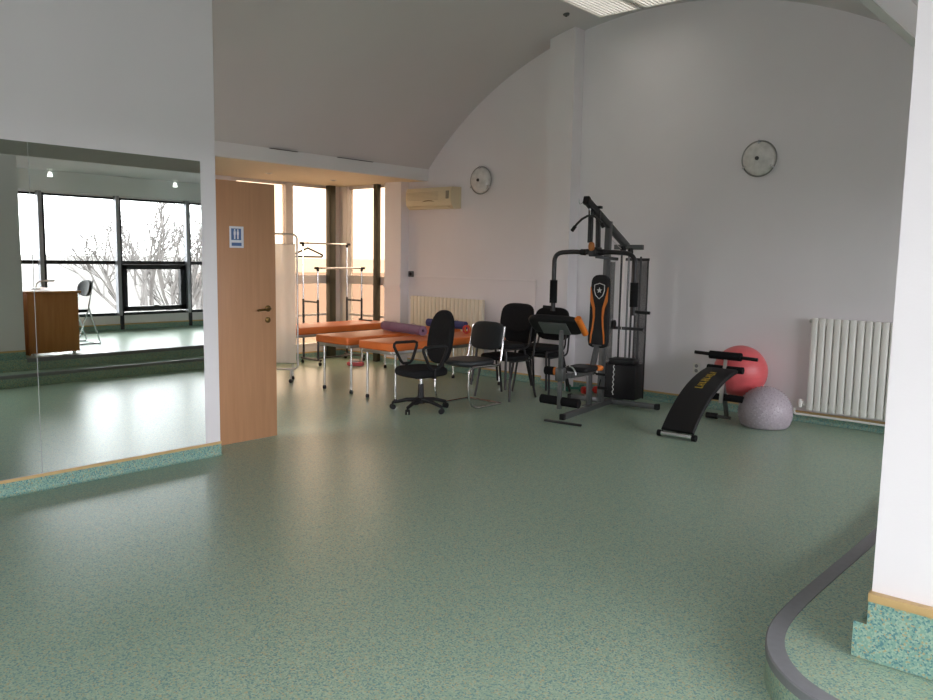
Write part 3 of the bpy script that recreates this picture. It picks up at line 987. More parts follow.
# ------------------------------------------------------------------ sled-base visitor chair
t = thing('visitor_chair', 'dark grey visitor chair with bent chrome sled frame beside the swivel chair', 'chair', (-5.29, 6.10, 0), math.radians(0))
hw = 0.225
for s_ in (-1, 1):
    x = s_ * hw
    m = MB()
    m.tube(bez([(x * .93, 0.30, 0.80), (x, 0.225, 0.44), (x, 0.18, 0.415), (x, -0.20, 0.425), (x, -0.26, 0.40), (x, -0.27, 0.014), (x, 0.25, 0.014), (x * 0.9, 0.25, 0.014)], 5), 0.0115, 10)
    m.build('side_frame', CHROME, t)
MB().tube([(-hw * .9, 0.25, 0.014), (hw * .9, 0.25, 0.014)], 0.0115, 8).build('rear_floor_tube', CHROME, t)
MB().tube([(-hw, -0.18, 0.418), (hw, -0.18, 0.418)], 0.010, 8).tube([(-hw, 0.16, 0.418), (hw, 0.16, 0.418)], 0.010, 8).build_each('seat_rail', CHROME, t)
MB().pad(superell(0.44, 0.46, 3.4), 0.055, 0.025, f=lambda v: Vector((v.x, v.y - 0.01, v.z + 0.452))).build('seat', GREYV, t)
MB().pad(superell(0.43, 0.29, 3.6), 0.035, 0.016, f=lambda v: Vector((v.x, 0.262 - v.z + 0.2 * v.y - 0.3 * v.x ** 2 * -1, 0.70 + v.y))).build('backrest', GREYV, t)

# ------------------------------------------------------------------ stacking chairs
def stack_chair(loc, rz, label):
    t = thing('stacking_chair', label, 'chair', loc, rz, 'stacked black chairs')
    MB().pad(superell(0.46, 0.43, 3.6), 0.05, 0.022, f=lambda v: Vector((v.x, v.y - 0.02, v.z + 0.455))).build('seat', BLACKF, t)
    MB().pad(superell(0.45, 0.31, 3.4), 0.04, 0.018, f=lambda v: Vector((v.x, 0.235 - v.z + 0.2 * v.y + 0.35 * v.x ** 2 * -1.0 + 0.02, 0.735 + v.y))).build('backrest', BLACKF, t)
    for s_ in (-1, 1):
        x = s_ * 0.225
        MB().tube([(x * 0.9, -0.17, 0.43), (x * 1.08, -0.22, 0.012)], 0.0125, 8).build('leg', BLACKM, t)
        MB().tube([(x * 0.9, 0.12, 0.43), (x * 1.08, 0.22, 0.012)], 0.0125, 8).build('leg', BLACKM, t)
        MB().tube(bez([(x * .93, 0.05, 0.425), (x * .93, 0.20, 0.43), (x * .86, 0.26, 0.72)], 5), 0.011, 8).build('back_post', BLACKM, t)
    f = MB()
    for s_ in (-1, 1):
        f.tube([(s_ * 0.205, -0.18, 0.425), (s_ * 0.205, 0.14, 0.425)], 0.0125, 8)
    f.tube([(-0.205, -0.12, 0.425), (0.205, -0.12, 0.425)], 0.010, 8).tube([(-0.205, 0.1, 0.425), (0.205, 0.1, 0.425)], 0.010, 8)
    f.build('seat_frame', BLACKM, t)
    return t
ca = stack_chair((-5.29, 6.70, 0), math.radians(-2), 'black four-legged chair at the bottom of the stack beside the visitor chair')
def rechair(loc, rz, label):
    c = copy_tree(ca)
    c.location, c.rotation_euler = loc, (0, 0, rz)
    c['label'] = label
rechair((-5.325, 6.67, 0.125), math.radians(-2), 'black chair on top of the stack beside the visitor chair, the tallest backrest')
rechair((-5.22, 7.26, 0), math.radians(3), 'black four-legged chair at the bottom of the stack behind the multi-gym curl pad')
rechair((-5.23, 7.22, 0.065), math.radians(3), 'black chair on top of the stack behind the multi-gym curl pad')

# ------------------------------------------------------------------ multi-gym
gx = thing('multi_gym', 'tall black and orange home multi-gym with weight stack, press arms and curl pad', 'exercise machine', (-4.09, 6.04, 0), math.atan2(0.15, 1.16))
m = MB().rect_tube((0, 0.0, 0.055), (0, 1.45, 0.055), 0.05, 0.05)
m.build('base_beam', GUNL, gx)
m = MB().rect_tube((0, -0.018, 0.055), (0, 0.02, 0.055), 0.056, 0.056, bev=0.008)
m.build('beam_cap', BLACKP, gx)
m = MB().rect_tube((-0.17, -0.03, 0.010), (0.21, -0.04, 0.010), 0.03, 0.02)
m.build('front_foot', GUN, gx)
m = MB().rect_tube((-0.46, 1.08, 0.05), (0.50, 1.08, 0.05), 0.05, 0.05)
cb = m.build('rear_cross_foot', GUNL, gx)
m = MB().rect_tube((-0.485, 1.08, 0.05), (-0.44, 1.08, 0.05), 0.06, 0.06, bev=0.01).rect_tube((0.475, 1.08, 0.05), (0.525, 1.08, 0.05), 0.06, 0.06, bev=0.01)
m.build_each('foot_cap', BLACKP, cb)
MB().rect_tube((0, 0.56, 0.08), (0, 0.545, 0.42), 0.045, 0.05, up=(0, 1, 0)).box((-0.05, 0.50, 0.08), (0.05, 0.62, 0.088)).build('seat_post', GUNL, gx)
MB().rect_tube((0, 0.10, 0.425), (0, 0.66, 0.405), 0.04, 0.04).build('seat_beam', GUNL, gx)
MB().rect_tube((0, 0.82, 0.08), (0, 0.88, 1.88), 0.055, 0.06, up=(0, 1, 0)).build('main_upright', GUNL, gx)
bm_ = MB().rect_tube((0, 0.36, 2.045), (0, 1.36, 1.64), 0.05, 0.065).build('top_boom', GUN, gx)
MB().rect_tube((0, 0.335, 2.055), (0, 0.38, 2.037), 0.056, 0.072).box((-0.035, 0.56, 1.985), (0.045, 0.62, 2.01), 0.003).build('boom_cap', BLACKP, bm_)
MB().tube([(-0.02, 0.34, 2.03), (-0.03, 0.28, 2.01), (-0.03, 0.26, 2.025), (-0.03, 0.26, 2.06)], 0.004, 6).build('cable_hook', CHROME, bm_)
MB().rect_tube((-0.12, 1.32, 1.635), (0.19, 1.32, 1.635), 0.05, 0.05).build('rear_bracket', GUNL, gx)
# front hanging posts and press pivot
MB().rect_tube((-0.01, 0.48, 2.0), (-0.01, 0.48, 1.66), 0.04, 0.04, up=(0, 1, 0)).build('hanging_post', BLACKM, gx)
MB().rect_tube((0.01, 0.60, 1.97), (0.01, 0.62, 1.56), 0.04, 0.04, up=(0, 1, 0)).build('hanging_post', BLACKM, gx)
MB().pad(superell(0.058, 0.085, 2.4), 0.05, 0.022, f=lambda v: Vector((v.x + 0.025, 0.44 - v.z, 1.625 + v.y))).build('pivot_pad', mat('dull_orange_foam', (0.42, 0.15, 0.035), 0.6), gx)
MB().tube([(-0.06, 0.52, 1.575), (0.08, 0.52, 1.575)], 0.028, 14).box((-0.03, 0.49, 1.53), (0.05, 0.63, 1.62), 0.01).rect_tube((0.0, 0.6, 1.53), (0.14, 0.8, 1.51), 0.03, 0.03).build('press_pivot', BLACKM, gx)
for s_, xa in ((-1, -0.405), (1, 0.435)):
    yy = 0.52
    arm = MB().tube(bez([(s_ * 0.07, yy, 1.57), (s_ * 0.20, yy, 1.575), (xa, yy, 1.56), (xa, yy, 1.32), (xa, yy, 0.99)], 8), 0.022, 12)
    a_ = arm.build('press_arm', BLACKM, gx)
    MB().tube([(s_ * 0.07, yy, 1.57), (s_ * 0.12, yy, 1.572)], 0.030, 14).build('arm_joint', BLACKP, a_)
    MB().tube([(xa, yy, 1.295), (xa, yy, 1.07)], 0.037, 16).build('foam_grip', FOAM, a_)
    if s_ < 0:
        MB().tube([(xa + 0.02, yy, 1.025), (xa - 0.10, yy - 0.02, 1.03)], 0.014, 10).build('handle', BLACKP, a_)
    else:
        MB().tube([(xa, yy, 1.025), (xa + 0.155, yy + 0.02, 1.02)], 0.015, 10).build('handle', BLACKP, a_)
# lat bar
lb = [(-0.19, 0.45, 1.77), (-0.14, 0.45, 1.835), (-0.09, 0.45, 1.88), (-0.03, 0.45, 1.91), (0.03, 0.45, 1.91), (0.08, 0.45, 1.88), (0.115, 0.45, 1.84)]
l_ = MB().tube(lb, 0.011, 10).build('lat_bar', GUN, gx)
MB().tube([lb[0], tuple(Vector(lb[0]) * .3 + Vector(lb[1]) * .7)], 0.017, 10).tube([lb[-1], (0.135, 0.45, 1.80)], 0.017, 10).build_each('bar_grip', BLACKP, l_)
MB().tube([(-0.0, 0.45, 1.91), (-0.0, 0.44, 1.96), (-0.0, 0.43, 2.0)], 0.0035, 6).build('lat_cable', CHROME, l_)
# backrest with shield emblem and orange sweeps
def gb(v):   # x across, y up, z out to the front
    return Vector((v.x, 0.735 - v.z + 0.03 * (v.y), 1.0 + v.y))
ol = []
for k in range(25):
    a = PI * k / 24
    ol.append((0.092 * abs(math.cos(a)) ** .7 * (1 if math.cos(a) >= 0 else -1), 0.27 + 0.085 * math.sin(a) ** .8))
ol += [(-0.096, 0.18), (-0.098, 0.05), (-0.098, -0.08), (-0.102, -0.2), (-0.105, -0.3), (-0.095, -0.345), (-0.06, -0.362), (0, -0.365), (0.06, -0.362), (0.095, -0.345), (0.105, -0.3), (0.102, -0.2), (0.098, -0.08), (0.098, 0.05), (0.096, 0.18)]
bk = MB().pad(ol, 0.06, 0.024, f=gb).build('backrest', VINB, gx)
sw = MB()
for s_ in (-1, 1):
    cpts = [(0.094, 0.235), (0.092, 0.17), (0.075, 0.10), (0.052, 0.03), (0.046, -0.06), (0.055, -0.16), (0.068, -0.24), (0.072, -0.32)]
    wds = [0.012, 0.034, 0.036, 0.028, 0.020, 0.018, 0.016, 0.012]
    poly = [(s_ * (x + wd / 2), y) for (x, y), wd in zip(cpts, wds)] + [(s_ * (x - wd / 2), y) for (x, y), wd in zip(cpts[::-1], wds[::-1])]
    nn = len(cpts)
    vs = []
    fs = []
    for (x, y), wd in zip(cpts, wds):
        for z in (0.0302, 0.034):
            x2 = min(x + wd / 2, 0.094)
            vs += [tuple(gb(Vector((s_ * x2, y, z)))), tuple(gb(Vector((s_ * (x - wd / 2), y, z))))]
    for i in range(nn - 1):
        a, b_ = i * 4, (i + 1) * 4
        fs += [(a + 2, a + 3, b_ + 3, b_ + 2), (a, a + 2, b_ + 2, b_), (a + 1, a + 3, b_ + 3, b_ + 1)]
    sw._add(vs, fs)
sw.build('orange_sweep', ORP, bk)
sh = [(-0.055, 0.255), (0, 0.272), (0.055, 0.255), (0.056, 0.20), (0.04, 0.155), (0, 0.12), (-0.04, 0.155), (-0.056, 0.20)]
MB().tube([gb(Vector((x * 0.95, y, 0.032))) for x, y in sh], 0.0045, 6, closed=True).build('shield_outline', WPR, bk)
st = []
for k in range(10):
    rr = 0.03 if k % 2 == 0 else 0.012
    a = PI / 2 + 2 * PI * k / 10
    st.append((rr * math.cos(a), 0.203 + rr * math.sin(a)))
MB().prism(st, 0.031, 0.034, f=gb).build('star_emblem', WPR, bk)
MB().rect_tube((0, 0.70, 0.66), (0, 0.585, 0.39), 0.045, 0.05, up=(0, 1, 0)).box((-0.05, 0.69, 0.655), (0.05, 0.76, 0.67), 0.003).build('backrest_post', GUNL, gx)
# seat
MB().pad(superell(0.24, 0.30, 5), 0.05, 0.024, f=lambda v: Vector((v.x - 0.01, v.y + 0.40, v.z + 0.465))).build('seat', VINB, gx)
MB().pad(superell(0.21, 0.09, 3.0), 0.05, 0.022, f=lambda v: Vector((v.x + 0.01, v.y + 0.60, v.z + 0.455))).build('seat_end', ORP, gx)
# curl pad
def cpad(v):
    a = math.radians(-38)
    return Vector((v.x - 0.10, 0.06 + v.y * math.cos(a) - v.z * math.sin(a) * -1, 0.905 - v.y * math.sin(a) * -1 + v.z * math.cos(a)))
def cpad(v):
    a = math.radians(42)
    yy = v.y * math.cos(a) - v.z * math.sin(a)
    zz = v.y * math.sin(a) + v.z * math.cos(a)
    return Vector((v.x - 0.10, 0.0 - yy, 0.905 + zz))
cp = MB().pad(superell(0.52, 0.22, 5.0), 0.06, 0.026, f=cpad).build('curl_pad', VINB, gx)
MB().tube([cpad(Vector((0.262, y, 0.0))) for y in (-0.11, -0.05, 0.03, 0.11)], 0.030, 12).build('orange_edge', ORP, cp)
MB().box((-0.14, -0.09, -0.045), (0.14, 0.07, -0.031), 0.003, None).build('pad_plate', PLATEG, cp)
bpy.data.objects[cp.children[-1].name].matrix_local = Matrix.Translation((-0.10, 0.0, 0.905)) @ Matrix.Rotation(PI, 4, 'Z') @ Matrix.Rotation(math.radians(42), 4, 'X')
MB().rect_tube((0, -0.075, 0.86), (0, -0.07, 0.50), 0.035, 0.035, up=(0, 1, 0)).rect_tube((0, -0.08, 0.44), (0, 0.11, 0.43), 0.04, 0.045).box((-0.04, -0.105, 0.40), (0.04, -0.035, 0.52), 0.01).build('curl_post', GUNL, gx)
MB().rect_tube((0, -0.075, 0.42), (0, -0.075, 0.14), 0.035, 0.04, up=(0, 1, 0)).build('leg_lever', GUNL, gx)
MB().tube([(-0.20, -0.05, 0.215), (0.185, -0.05, 0.205)], 0.042, 16).build('ankle_roller', FOAM, gx)
MB().tube([(-0.19, 0.0, 0.475), (-0.095, 0.0, 0.475)], 0.040, 16).build('thigh_roller', FOAM, gx)
MB().lathe([(0.038, 0), (0.03, 0.02), (0.01, 0.025)], 16, Matrix.Translation((-0.095, 0.0, 0.475)) @ Matrix.Rotation(PI / 2, 4, 'Y')).build('roller_cap', ORP, gx)
MB().tube([(0.05 + 0.07 * math.cos(a), 0.0, 0.44 + 0.09 * math.sin(a)) for a in [PI * .05 + PI * .6 * k / 10 for k in range(11)]], 0.010, 8).build('lever_quadrant', CHROME, gx)
MB().tube([(-0.13, 0.2, 0.47), (-0.15, 0.2, 0.24)], 0.005, 6).build('pull_rod', CHROME, gx)
# weight stack with shroud, guide rods, guard
ws = MB().box((-0.125, 1.12, 0.075), (0.245, 1.34, 0.435), 0.012).box((-0.065, 1.14, 0.435), (0.205, 1.31, 0.49), 0.01)
sh_ = ws.build('weight_shroud', BLACKP, gx)
lt = MB()
z = 0.425
random.seed(3)
pts = []
while z > 0.11:
    pts.append((0.005 + 0.006 * math.sin(z * 120) + 0.02 * (z - 0.27), 1.1175, z))
    z -= 0.008
lt.tube(pts, 0.0045, 5)
lt.build('white_script', WPR, sh_)
for x in (-0.01, 0.07, 0.115, 0.20):
    MB().tube([(x, 1.25, 0.48), (x, 1.25, 1.62 if x < 0.1 else 1.54)], 0.011, 8).build('guide_rod', GUNL if x == 0.07 else BLACKM, gx)
MB().rect_tube((-0.10, 1.24, 0.80), (0.26, 1.24, 0.80), 0.03, 0.03).build('stack_cross_bar', BLACKM, gx)
for (x, z) in ((-0.055, 0.84), (0.02, 1.60), (0.10, 1.58)):
    pl_ = MB()
    pl_.lathe([(0.02, -0.012), (0.045, -0.012), (0.04, 0.0), (0.045, 0.012), (0.02, 0.012)], 18, Matrix.Translation((x, 1.21, z)) @ Matrix.Rotation(PI / 2, 4, 'Y'))
    pl_.build('pulley', BLACKP, gx)
MB().tube([(0.02, 1.2, 1.6), (-0.03, 0.9, 1.75)], 0.003, 5).tube([(0.03, 1.22, 1.6), (0.03, 1.22, 0.5)], 0.003, 5).build_each('steel_cable', ALU, gx)
gd = MB().box((0.10, 1.39, 0.07), (0.225, 1.394, 1.50)).build('mesh_guard', MESH, gx)
MB().rect_tube((0.225, 1.39, 0.06), (0.225, 1.39, 1.51), 0.014, 0.014, up=(0, 1, 0)).rect_tube((-0.02, 1.39, 1.51), (0.235, 1.39, 1.51), 0.03, 0.03).rect_tube((0.10, 1.39, 0.06), (0.10, 1.39, 1.51), 0.014, 0.014, up=(0, 1, 0)).build('guard_frame', BLACKM, gd)
gd2 = MB().box((-0.21, 1.39, 0.07), (-0.14, 1.394, 1.48)).build('mesh_guard', MESH, gx)
sr = MB().tube([(0.07, 0.66, 0.335), (0.05, 0.66, 0.25), (0.14, 0.66, 0.25), (0.12, 0.66, 0.335)], 0.006, 6).tube([(0.045, 0.66, 0.25), (0.145, 0.66, 0.25)], 0.015, 10).tube([(0.02, 0.66, 0.385), (0.12, 0.66, 0.385)], 0.012, 8)
sr.tube([(0.03, 0.6, 0.40), (0.06, 0.66, 0.385)], 0.008, 6)
sr.build('stirrup_handle', BLACKP, gx)

# ------------------------------------------------------------------ dumbbells under the gym
def dumbbell(x, y, rz, m, label):
    t = thing('dumbbell', label, 'dumbbell', (x, y, 0), rz, 'small vinyl dumbbells')
    for s_ in (-1, 1):
        MB().lathe([(0.030, -0.03), (0.042, -0.022), (0.044, 0.0), (0.042, 0.022), (0.030, 0.03)], 8, Matrix.Translation((s_ * 0.075, 0, 0.041)) @ Matrix.Rotation(PI / 2, 4, 'Y') @ Matrix.Rotation(PI / 8, 4, 'Z')).build('head', m, t)
    MB().tube([(-0.06, 0, 0.041), (0.06, 0, 0.041)], 0.015, 10).build('grip', m, t)
dumbbell(-4.99, 7.60, 0.7, GREEN, 'dark green vinyl dumbbell on the floor behind the multi-gym')
dumbbell(-4.80, 7.62, 1.0, REDV, 'red vinyl dumbbell on the floor behind the multi-gym seat post')

# ------------------------------------------------------------------ sit-up bench
t = thing('situp_bench', 'curved black sit-up bench with yellow lettering and foam rollers', 'exercise bench', (-3.03, 6.2, 0), math.radians(1))
m = MB().tube([(-0.15, 0, 0.028), (0.155, 0, 0.028)], 0.024, 12)
ft = m.build('front_foot', CHROME, t)
MB().tube([(-0.175, 0, 0.028), (-0.14, 0, 0.028)], 0.028, 12).tube([(0.14, 0, 0.028), (0.175, 0, 0.028)], 0.028, 12).build_each('foot_cap', BLACKP, ft)
def bd(u):   # centre line of the curved board, u 0..1
    p0, p1, p2 = Vector((0, 0.01, 0.06)), Vector((0, 0.36, 0.44)), Vector((0, 0.90, 0.50))
    return p0 * (1 - u) ** 2 + p1 * 2 * u * (1 - u) + p2 * u * u
vs, fs = [], []
nb = 20
for i in range(nb + 1):
    u = i / nb
    c = bd(u)
    tg = (bd(min(1, u + .01)) - bd(max(0, u - .01))).normalized()
    nrm = Vector((0, -tg.z, tg.y))
    for (dx, dn) in ((-0.145, -0.015), (-0.15, 0.0), (-0.14, 0.02), (0.14, 0.02), (0.15, 0.0), (0.145, -0.015)):
        p = c + nrm * dn
        vs.append((dx, p.y, p.z))
for i in range(nb):
    for k in range(6):
        k2 = (k + 1) % 6
        fs.append((i * 6 + k, i * 6 + k2, (i + 1) * 6 + k2, (i + 1) * 6 + k))
fs += [tuple(range(6)), tuple(nb * 6 + k for k in range(6))]
m = MB()
m._add(vs, fs)
board = m.build('board', VINB, t)
# block lettering running up the board
lm = MB()
def on(u, x, lift):
    c = bd(u)
    tg = (bd(min(1, u + .01)) - bd(max(0, u - .01))).normalized()
    return Vector((x, c.y, c.z)) + Vector((0, -tg.z, tg.y)) * (0.02 + lift)
for i in range(8):
    u0, u1 = 0.52 + i * 0.043, 0.52 + i * 0.043 + 0.030
    w0_ = 0.030 if i % 3 else 0.036
    q = [on(u0, -w0_ - 0.012, 0.0005), on(u0, w0_ - 0.012, 0.0005), on(u1, w0_ - 0.012, 0.0005), on(u1, -w0_ - 0.012, 0.0005)]
    q2 = [on(u0, -w0_ - 0.012, 0.002), on(u0, w0_ - 0.012, 0.002), on(u1, w0_ - 0.012, 0.002), on(u1, -w0_ - 0.012, 0.002)]
    if i % 2:
        mid = (u0 + u1) / 2
        for ua, ub in ((u0, u0 + .010), (u1 - .010, u1)):
            lm._add([on(ua, -w0_ - 0.012, 0.002), on(ua, w0_ - 0.012, 0.002), on(ub, w0_ - 0.012, 0.002), on(ub, -w0_ - 0.012, 0.002)], [(0, 1, 2, 3)])
        lm._add([on(u0, -0.016, 0.002), on(u0, -0.004, 0.002), on(u1, -0.004, 0.002), on(u1, -0.016, 0.002)], [(0, 1, 2, 3)])
    else:
        lm._add([on(u0, -w0_ - 0.012, 0.002), on(u0, w0_ - 0.012, 0.002), on(u0 + .014, w0_ - 0.012, 0.002), on(u0 + .014, -w0_ - 0.012, 0.002)], [(0, 1, 2, 3)])
        lm._add([on(u0, w0_ - 0.028, 0.002), on(u0, w0_ - 0.012, 0.002), on(u1, w0_ - 0.012, 0.002), on(u1, w0_ - 0.028, 0.002)], [(0, 1, 2, 3)])
lm.build('yellow_lettering', YEL, board)
MB().rect_tube((0, 0.03, 0.035), (0, 0.55, 0.36), 0.035, 0.03, up=(0, 0, 1)).rect_tube((0, 0.55, 0.36), (0, 0.92, 0.43), 0.035, 0.03).build('main_beam', GUNL, t)
MB().rect_tube((0, 0.90, 0.46), (0, 1.06, 0.045), 0.035, 0.035).build('rear_strut', GUNL, t)
m = MB().tube([(-0.19, 1.06, 0.03), (0.04, 1.06, 0.03)], 0.016, 10)
rf = m.build('rear_foot', GUNL, t)
MB().tube([(-0.20, 1.06, 0.03), (-0.09, 1.06, 0.03)], 0.028, 12).build_each('foot_cap', BLACKP, rf)
MB().rect_tube((0.02, 0.85, 0.20), (0.02, 0.93, 0.66), 0.03, 0.03, up=(0, 1, 0)).build('roller_post', ALU, t)
for (z, yy, xa, xb, rr, nm) in ((0.635, 0.92, -0.135, 0.165, 0.038, 'upper_roller'), (0.51, 0.93, -0.155, 0.185, 0.032, 'knee_roller'), (0.245, 0.92, -0.09, 0.20, 0.032, 'ankle_roller')):
    r_ = MB().tube([(xa, yy, z), (xb, yy, z)], rr, 14).build(nm, FOAM, t)
    if nm == 'upper_roller':
        MB().tube([(xa - 0.15, yy, z + 0.01), (xb + 0.15, yy, z - 0.01)], 0.0165, 10).build('hand_grip', BLACKP, r_)
    if nm == 'ankle_roller':
        MB().tube([(-0.14, yy, z), (-0.09, yy, z)], 0.02, 10).build('chrome_stub', CHROME, r_)
MB().tube([(-0.15, 0.55, 0.22), (-0.26, 0.55, 0.22)], 0.016, 10).tube([(-0.16, 0.55, 0.22), (0.0, 0.55, 0.34)], 0.010, 8).build('adjusting_knob', BLACKP, t)

# ------------------------------------------------------------------ balls
t = thing('exercise_ball', 'large red exercise ball wedged against the wall behind the sit-up bench', 'exercise ball', (-3.03, 7.485, 0.205))
MB().sphere((0, 0, 0.25), 0.25, 48, 28).build('ball', RED, t, ang=80)
rg = MB()
for k in range(-3, 4):
    zz = 0.25 + k * 0.035
    rr = math.sqrt(0.25 ** 2 - (k * 0.035) ** 2)
    rg.tube([(rr * math.cos(2 * PI * q / 48), rr * math.sin(2 * PI * q / 48), zz) for q in range(48)], 0.0016, 4, closed=True)
o = rg.build('ribs', RED, t)
t = thing('massage_ball', 'grey lilac knobbly massage ball slumped on the floor in front of the red ball', 'exercise ball', (-2.69, 7.27, 0))
MB().sphere((0, 0, 0.132), 0.235, 48, 30, zmin=0.002).build('ball', LILAC, t, ang=80)
nb_ = MB()
N = 420
for i in range(N):
    zz = 1 - (i + .5) / N * 1.55
    a = i * 2.399963
    rr = math.sqrt(max(0, 1 - zz * zz))
    p = Vector((rr * math.cos(a), rr * math.sin(a), zz)) * 0.235
    if p.z + 0.135 < 0.01:
        continue
    nrm = p.normalized()
    u = nrm.cross(Vector((0.3, 0.2, 1))).normalized()
    v = nrm.cross(u)
    c = p + Vector((0, 0, 0.132))
    vs = [c + (u * math.cos(q) + v * math.sin(q)) * 0.009 for q in (0, 1.257, 2.513, 3.77, 5.03)] + [c + nrm * 0.010]
    nb_._add(vs, [(k, (k + 1) % 5, 5) for k in range(5)])
o = nb_.build('knobs', LILAC, t, ang=80)
o['kind'] = 'stuff'

# ------------------------------------------------------------------ platform furniture (seen in the mirror)
t = thing('desk', 'reddish wooden reception desk standing on the raised platform', 'desk', (-0.42, 3.62, 0.26))
MB().box((0, 0.02, 0.02), (0.025, 0.60, 0.73), 0.002).build('front_panel', DESKW, t)
MB().box((0.025, 0.02, 0.0), (1.2, 0.045, 0.73), 0.002).build('side_panel', DESKW, t)
MB().box((1.18, 0.045, 0.0), (1.2, 0.58, 0.73), 0.002).build('side_panel', DESKW, t)
MB().box((-0.02, 0, 0.73), (1.22, 0.63, 0.757), 0.003).build('desk_top', DESKW, t)
f = MB()
for yy in (0.08, 0.54):
    f.lathe([(0.02, 0.0), (0.02, 0.02)], 12, Matrix.Translation((0.014, yy, 0)))
f.build_each('glide', ALU, t)
t = thing('desk_lamp', 'small white desk lamp lying low on top of the reception desk', 'lamp', (0.15, 3.95, 1.017))
MB().lathe([(0.06, 0), (0.06, 0.012), (0.02, 0.02)], 20).build('lamp_base', WHITE, t)
MB().tube(bez([(0, 0, 0.015), (0, 0.02, 0.09), (0, 0.14, 0.11)]), 0.007, 8).build('lamp_arm', WHITE, t)
MB().pad(superell(0.05, 0.12, 2.4), 0.02, 0.009, f=lambda v: Vector((v.x, v.y + 0.17, v.z + 0.105))).build('lamp_shade', WHITE, t)
t = thing('folding_chair', 'chrome folding chair with a round black backrest behind the desk', 'chair', (0.52, 4.60, 0.235 + 0.025), 0)
for s_ in (-1, 1):
    x = s_ * 0.19
    MB().tube([(x, -0.10, 0.015), (x, 0.06, 0.45), (x * .9, 0.15, 0.86)], 0.0105, 8).build('side_tube', CHROME, t)
    MB().tube([(x * 1.1, 0.20, 0.015), (x * 1.1, 0.06, 0.50)], 0.0105, 8).build('leg', CHROME, t)
    MB().tube([(x * 1.1, -0.10, 0.012), (x * 1.1, 0.21, 0.012)], 0.009, 8).build('floor_tube', BLACKM, t)
MB().tube([(-0.2, 0.20, 0.015), (0.2, 0.20, 0.015)], 0.0105, 8).tube([(-0.19, -0.10, 0.015), (0.19, -0.10, 0.015)], 0.0105, 8).build_each('cross_tube', CHROME, t)
MB().pad(superell(0.37, 0.36, 2.6), 0.04, 0.018, f=lambda v: Vector((v.x, v.y - 0.06, v.z + 0.45))).build('seat', VINB, t)
MB().pad(superell(0.38, 0.22, 2.4), 0.045, 0.02, f=lambda v: Vector((v.x, 0.135 - v.z + 0.2 * v.y - 0.9 * v.x ** 2, 0.745 + v.y))).build('backrest', VINB, t)

# ------------------------------------------------------------------ outdoors
GZ = -6.5
struct(MB().box((-1500, -1500, GZ - 0.3), (1500, 1500, GZ)).build('ground', mat('winter_ground', (0.075, 0.068, 0.06), 0.9, noise=0.3, scale=0.2)))
struct(MB().box((-1500, -300, GZ), (-10.5, 1500, GZ + 0.02)).build('ground_courtyard', mat('pale_concrete', (0.42, 0.38, 0.33), 0.9, noise=0.15, scale=0.1)))
BARK = mat('hazy_grey_bark', (0.15, 0.137, 0.132), 0.9, noise=0.2, scale=3)  # bark paled to put outdoor haze into its colour
def bare_tree(x, y, h, seed, label):
    rnd = random.Random(seed)
    t = thing('bare_tree', label, 'tree', (x, y, GZ), rnd.random() * 6, 'bare trees beyond the platform windows')
    trunk, br = MB(), MB()
    trunk.tube([(0, 0, 0), (0.1, 0.05, h * .18), (0.05, 0.12, h * .38)], 0.22, 8, r2=0.15)
    def grow(p, d, L, r, lvl):
        q = p + d * L * .5 + Vector((rnd.uniform(-.1, .1), rnd.uniform(-.1, .1), rnd.uniform(-.03, .1))) * L
        e = q + (d + Vector((0, 0, 0.08))).normalized() * L * .5
        br.tube([p, q, e], r, 3 if lvl > 1 else 6, r2=r * .66, cap=False)
        if lvl >= 6:
            return
        k = 4 if lvl < 2 else (3 if lvl < 5 else 2)
        for _ in range(k):
            nd = (d + Vector((rnd.uniform(-1, 1), rnd.uniform(-1, 1), rnd.uniform(-.35, .8))) * 0.75).normalized()
            st_ = p.lerp(e, rnd.uniform(0.55, 1.0)) if lvl else e
            grow(st_, nd, L * rnd.uniform(.62, .82), r * .64, lvl + 1)
    for k in range(4):
        a = k * 1.57 + rnd.random()
        grow(Vector((0.05, 0.12, h * .36)), Vector((math.cos(a) * .6, math.sin(a) * .6, 0.8)).normalized(), h * .20, 0.10, 1)
    trunk.build('trunk', BARK, t)
    br.build('branches', BARK, t)
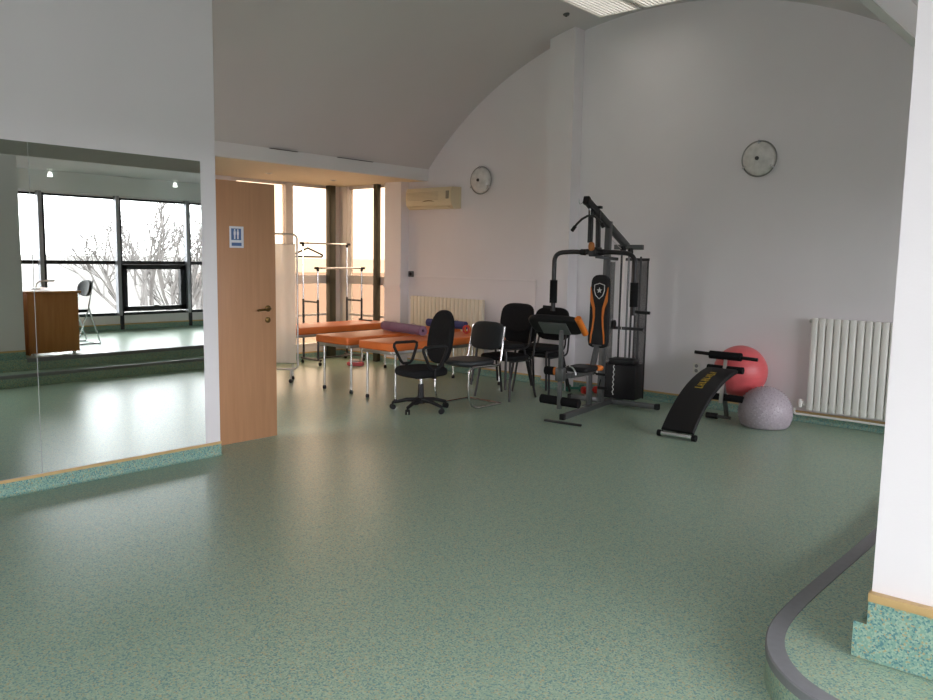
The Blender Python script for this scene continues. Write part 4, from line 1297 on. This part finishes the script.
bare_tree(15, 13.5, 11.5, 1, 'bare winter tree mirrored behind the desk, the broadest crown')
bare_tree(17, 20.5, 10.0, 2, 'bare winter tree mirrored in the middle window pane')
bare_tree(19, 27.5, 11, 3, 'bare winter tree mirrored at the right edge of the windows')
bare_tree(24, 20.0, 9.0, 4, 'bare winter tree mirrored farther off behind the others')
def house(x, y, sx, sy, h, rz, col, label, roofcol=(0.25, 0.2, 0.18)):
    t = thing('house', label, 'building', (x, y, GZ), rz)
    MB().box((-sx / 2, -sy / 2, 0), (sx / 2, sy / 2, h)).build('walls', mat('render_%d' % int(x * 7 + y), col, 0.9), t)
    vs = [(-sx / 2 - .4, -sy / 2 - .4, h), (sx / 2 + .4, -sy / 2 - .4, h), (sx / 2 + .4, sy / 2 + .4, h), (-sx / 2 - .4, sy / 2 + .4, h), (-sx / 2 - .4, 0, h + sy * .28), (sx / 2 + .4, 0, h + sy * .28)]
    m = MB()
    m._add(vs, [(0, 1, 5, 4), (2, 3, 4, 5), (0, 4, 3), (1, 2, 5), (0, 3, 2, 1)])
    m.build('roof', mat('roof_%d' % int(x * 7 + y), roofcol, 0.9), t)
    for k in range(int(sx / 2.4)):
        for zz in (1.0, 3.8):
            if zz + 1.3 < h:
                xx = -sx / 2 + 1.2 + k * 2.4
                MB().box((xx - 0.5, -sy / 2 - 0.03, zz), (xx + 0.5, -sy / 2 + 0.03, zz + 1.3)).box((xx - 0.5, sy / 2 - 0.03, zz), (xx + 0.5, sy / 2 + 0.03, zz + 1.3)).build('window', mat('far_pane', (0.12, 0.12, 0.13), 0.3), t)
house(-34, 24, 16, 9, 4.6, math.radians(60), (0.50, 0.45, 0.40), 'pale house seen through the left lower pane of the window bay')
house(-26, 42, 13, 8, 4.4, math.radians(20), (0.52, 0.46, 0.42), 'pale house seen through the right lower pane of the window bay')
house(38, 42, 22, 10, 5.5, math.radians(-35), (0.10, 0.08, 0.07), 'low brownish house mirrored far behind the bare trees', (0.2, 0.15, 0.13))
